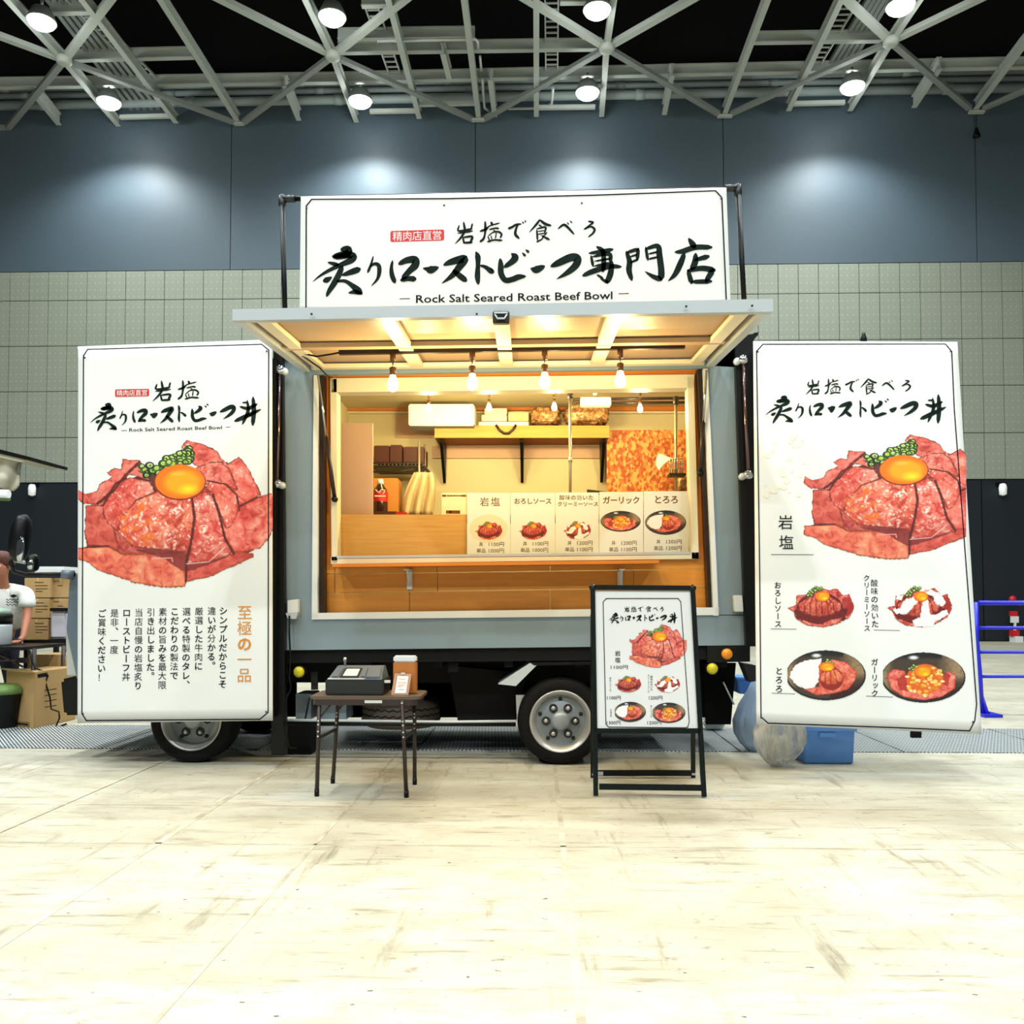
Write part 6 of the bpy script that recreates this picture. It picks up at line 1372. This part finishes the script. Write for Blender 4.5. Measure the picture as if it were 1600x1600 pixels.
# ------------------------------------------------------------------ person bending over the stall table
def person():
    Y = 8.55
    t = thing('person', 'person with brown hair in a white T-shirt bending over the stall table', 'person', (PY(-2, 1000, Y).x, Y, 0))
    P = lambda x, y, d=0: PY(x, y, Y + d)
    def skin_body(name, pts, edges, rad, m_, root=0, lvl=2):
        me = bpy.data.meshes.new(name); off = Vector(t['_o']); me.from_pydata([tuple(Vector(p) - off) for p in pts], edges, [])
        o = bpy.data.objects.new(name, me); COL.objects.link(o); o.parent = t
        s = o.modifiers.new('skin', 'SKIN'); s.use_smooth_shade = True
        for i, v in enumerate(me.skin_vertices[0].data): v.radius = rad[i] if isinstance(rad[i], tuple) else (rad[i], rad[i]); v.use_root = i == root
        d = o.modifiers.new('sub', 'SUBSURF'); d.levels = lvl; d.render_levels = lvl
        me.materials.append(M[m_]); return o
    pel = Vector((P(-4, 1010).x, Y + .12, .86)); ch = Vector((P(10, 948).x, Y + .02, P(10, 948).z)); nk = Vector((P(14, 908).x, Y - .1, P(14, 910).z)); hd = Vector((P(16, 885).x, Y - .14, P(16, 886).z))
    rs = P(42, 925, -.03); re = P(43, 962, -.08); rw_ = P(36, 996, -.2); ls = P(-38, 920, -.05); le = P(-44, 960, -.12); lw = P(-30, 1000, -.25)
    kn = [Vector((pel.x + s * .11, Y + .02, .5)) for s in (1, -1)]; an = [Vector((pel.x + s * .12, Y + .12, .09)) for s in (1, -1)]; toe = [Vector((pel.x + s * .13, Y - .08, .045)) for s in (1, -1)]
    rh = rw_ + Vector((-.01, -.05, -.03))
    pts = [pel, pel.lerp(ch, .5), ch, nk, hd + Vector((0, -.01, -.06)), hd, hd + Vector((0, .0, .07)), rs, re, rw_, ls, le, lw, kn[0], an[0], toe[0], kn[1], an[1], toe[1], rh]
    skin_body('body', pts, [(0, 1), (1, 2), (2, 3), (3, 4), (4, 5), (5, 6), (2, 7), (7, 8), (8, 9), (2, 10), (10, 11), (11, 12), (0, 13), (13, 14), (14, 15), (0, 16), (16, 17), (17, 18), (9, 19)],
              [.09, .10, .08, .05, .065, .085, .06, .052, .042, .03, .052, .042, .03, .07, .045, .035, .07, .045, .035, .026], 'skin')
    # fingers and thumb of the right hand on the table
    for k in range(5):
        b = rh + Vector((-.03 + .015 * k, -.02, 0)); L_ = (.05, .065, .07, .062, .05)[k]
        if k == 0: q = [rh + Vector((-.025, .01, 0)), rh + Vector((-.05, -.01, -.005)), rh + Vector((-.06, -.03, -.015))]
        else: q = [b, b + Vector((-.004, -L_ * .55, -.004)), b + Vector((-.006, -L_, -.02))]
        MB().tube(q, [.010, .009, .007], 8).build('finger' if k else 'thumb', 'skin', t)
    skin_body('t_shirt', [pel + Vector((0, 0, .02)), pel.lerp(ch, .5), ch + Vector((0, 0, .02)), nk + Vector((0, .03, -.05)), rs, rs.lerp(re, .75), ls, ls.lerp(le, .75), ch.lerp(rs, .45) + Vector((0, 0, .05)), ch.lerp(ls, .45) + Vector((0, 0, .05))], [(0, 1), (1, 2), (2, 3), (2, 8), (8, 4), (4, 5), (2, 9), (9, 6), (6, 7)],
              [(.21, .19), (.2, .18), (.17, .16), .075, .078, .085, .078, .085, .13, .13], 'shirt')
    skin_body('trousers', [pel + Vector((0, 0, .02)), kn[0], an[0] + Vector((0, 0, .03)), kn[1], an[1] + Vector((0, 0, .03))], [(0, 1), (1, 2), (0, 3), (3, 4)], [.16, .085, .065, .085, .065], 'jean')
    skin_body('hair', [hd + Vector((0, .05, -.02)), hd + Vector((0, .035, .04)), hd + Vector((0, -.01, .075)), hd + Vector((0.0, -.075, .045))], [(0, 1), (1, 2), (2, 3)], [.10, .118, .11, .085], 'hair')
    for s in (-1, 1):
        MB().lathe(hd + Vector((s * .03, -.088, .0)), [(.001, -.006), (.012, -.002), (.012, .006)], 'y', 10).build('eye', 'tag', t); MB().lathe(hd + Vector((s * .03, -.096, .0)), [(.001, 0), (.006, .003)], 'y', 8).build('pupil', 'black', t)
        MB().lathe(hd + Vector((s * .082, .0, -.01)), [(.004, -.012 * s), (.02, 0), (.024, .012 * s)], 'x', 10).build('ear', 'skin', t)
        sh_ = skin_body('shoe', [an[0 if s > 0 else 1] + Vector((0, .02, -.045)), toe[0 if s > 0 else 1]], [(0, 1)], [.045, .042], 'black')
    MB().tube([hd + Vector((0, -.08, .01)), hd + Vector((0, -.108, -.022)), hd + Vector((0, -.09, -.032))], [.008, .014, .01], 8).build('nose', 'skin', t); MB().tube([hd + Vector((-.022, -.08, -.05)), hd + Vector((0, -.086, -.052)), hd + Vector((.022, -.08, -.05))], .006, 6).build('mouth', 'red_label', t)
    # small chest print of the shirt: a dark diamond over wavy lines
    p2 = planeY(Y - .175); mb = MB(); F = lambda x, y: p2(x, y)
    mb.slab([F(15, 931), F(21, 928.5), F(27, 931), F(21, 934)], (0, -1, 0), .004)
    for r_ in range(3): mb.tube([F(10 + i * 3, 937 + r_ * 4 + (1.2 if i % 2 else -1.2)) for i in range(7)], .004, 5)
    mb.build('chest_print', 'inkthin', t, kind='stuff')
person()
# tidy custom property used while building
for o in bpy.data.objects:
    if '_o' in o: del o['_o']
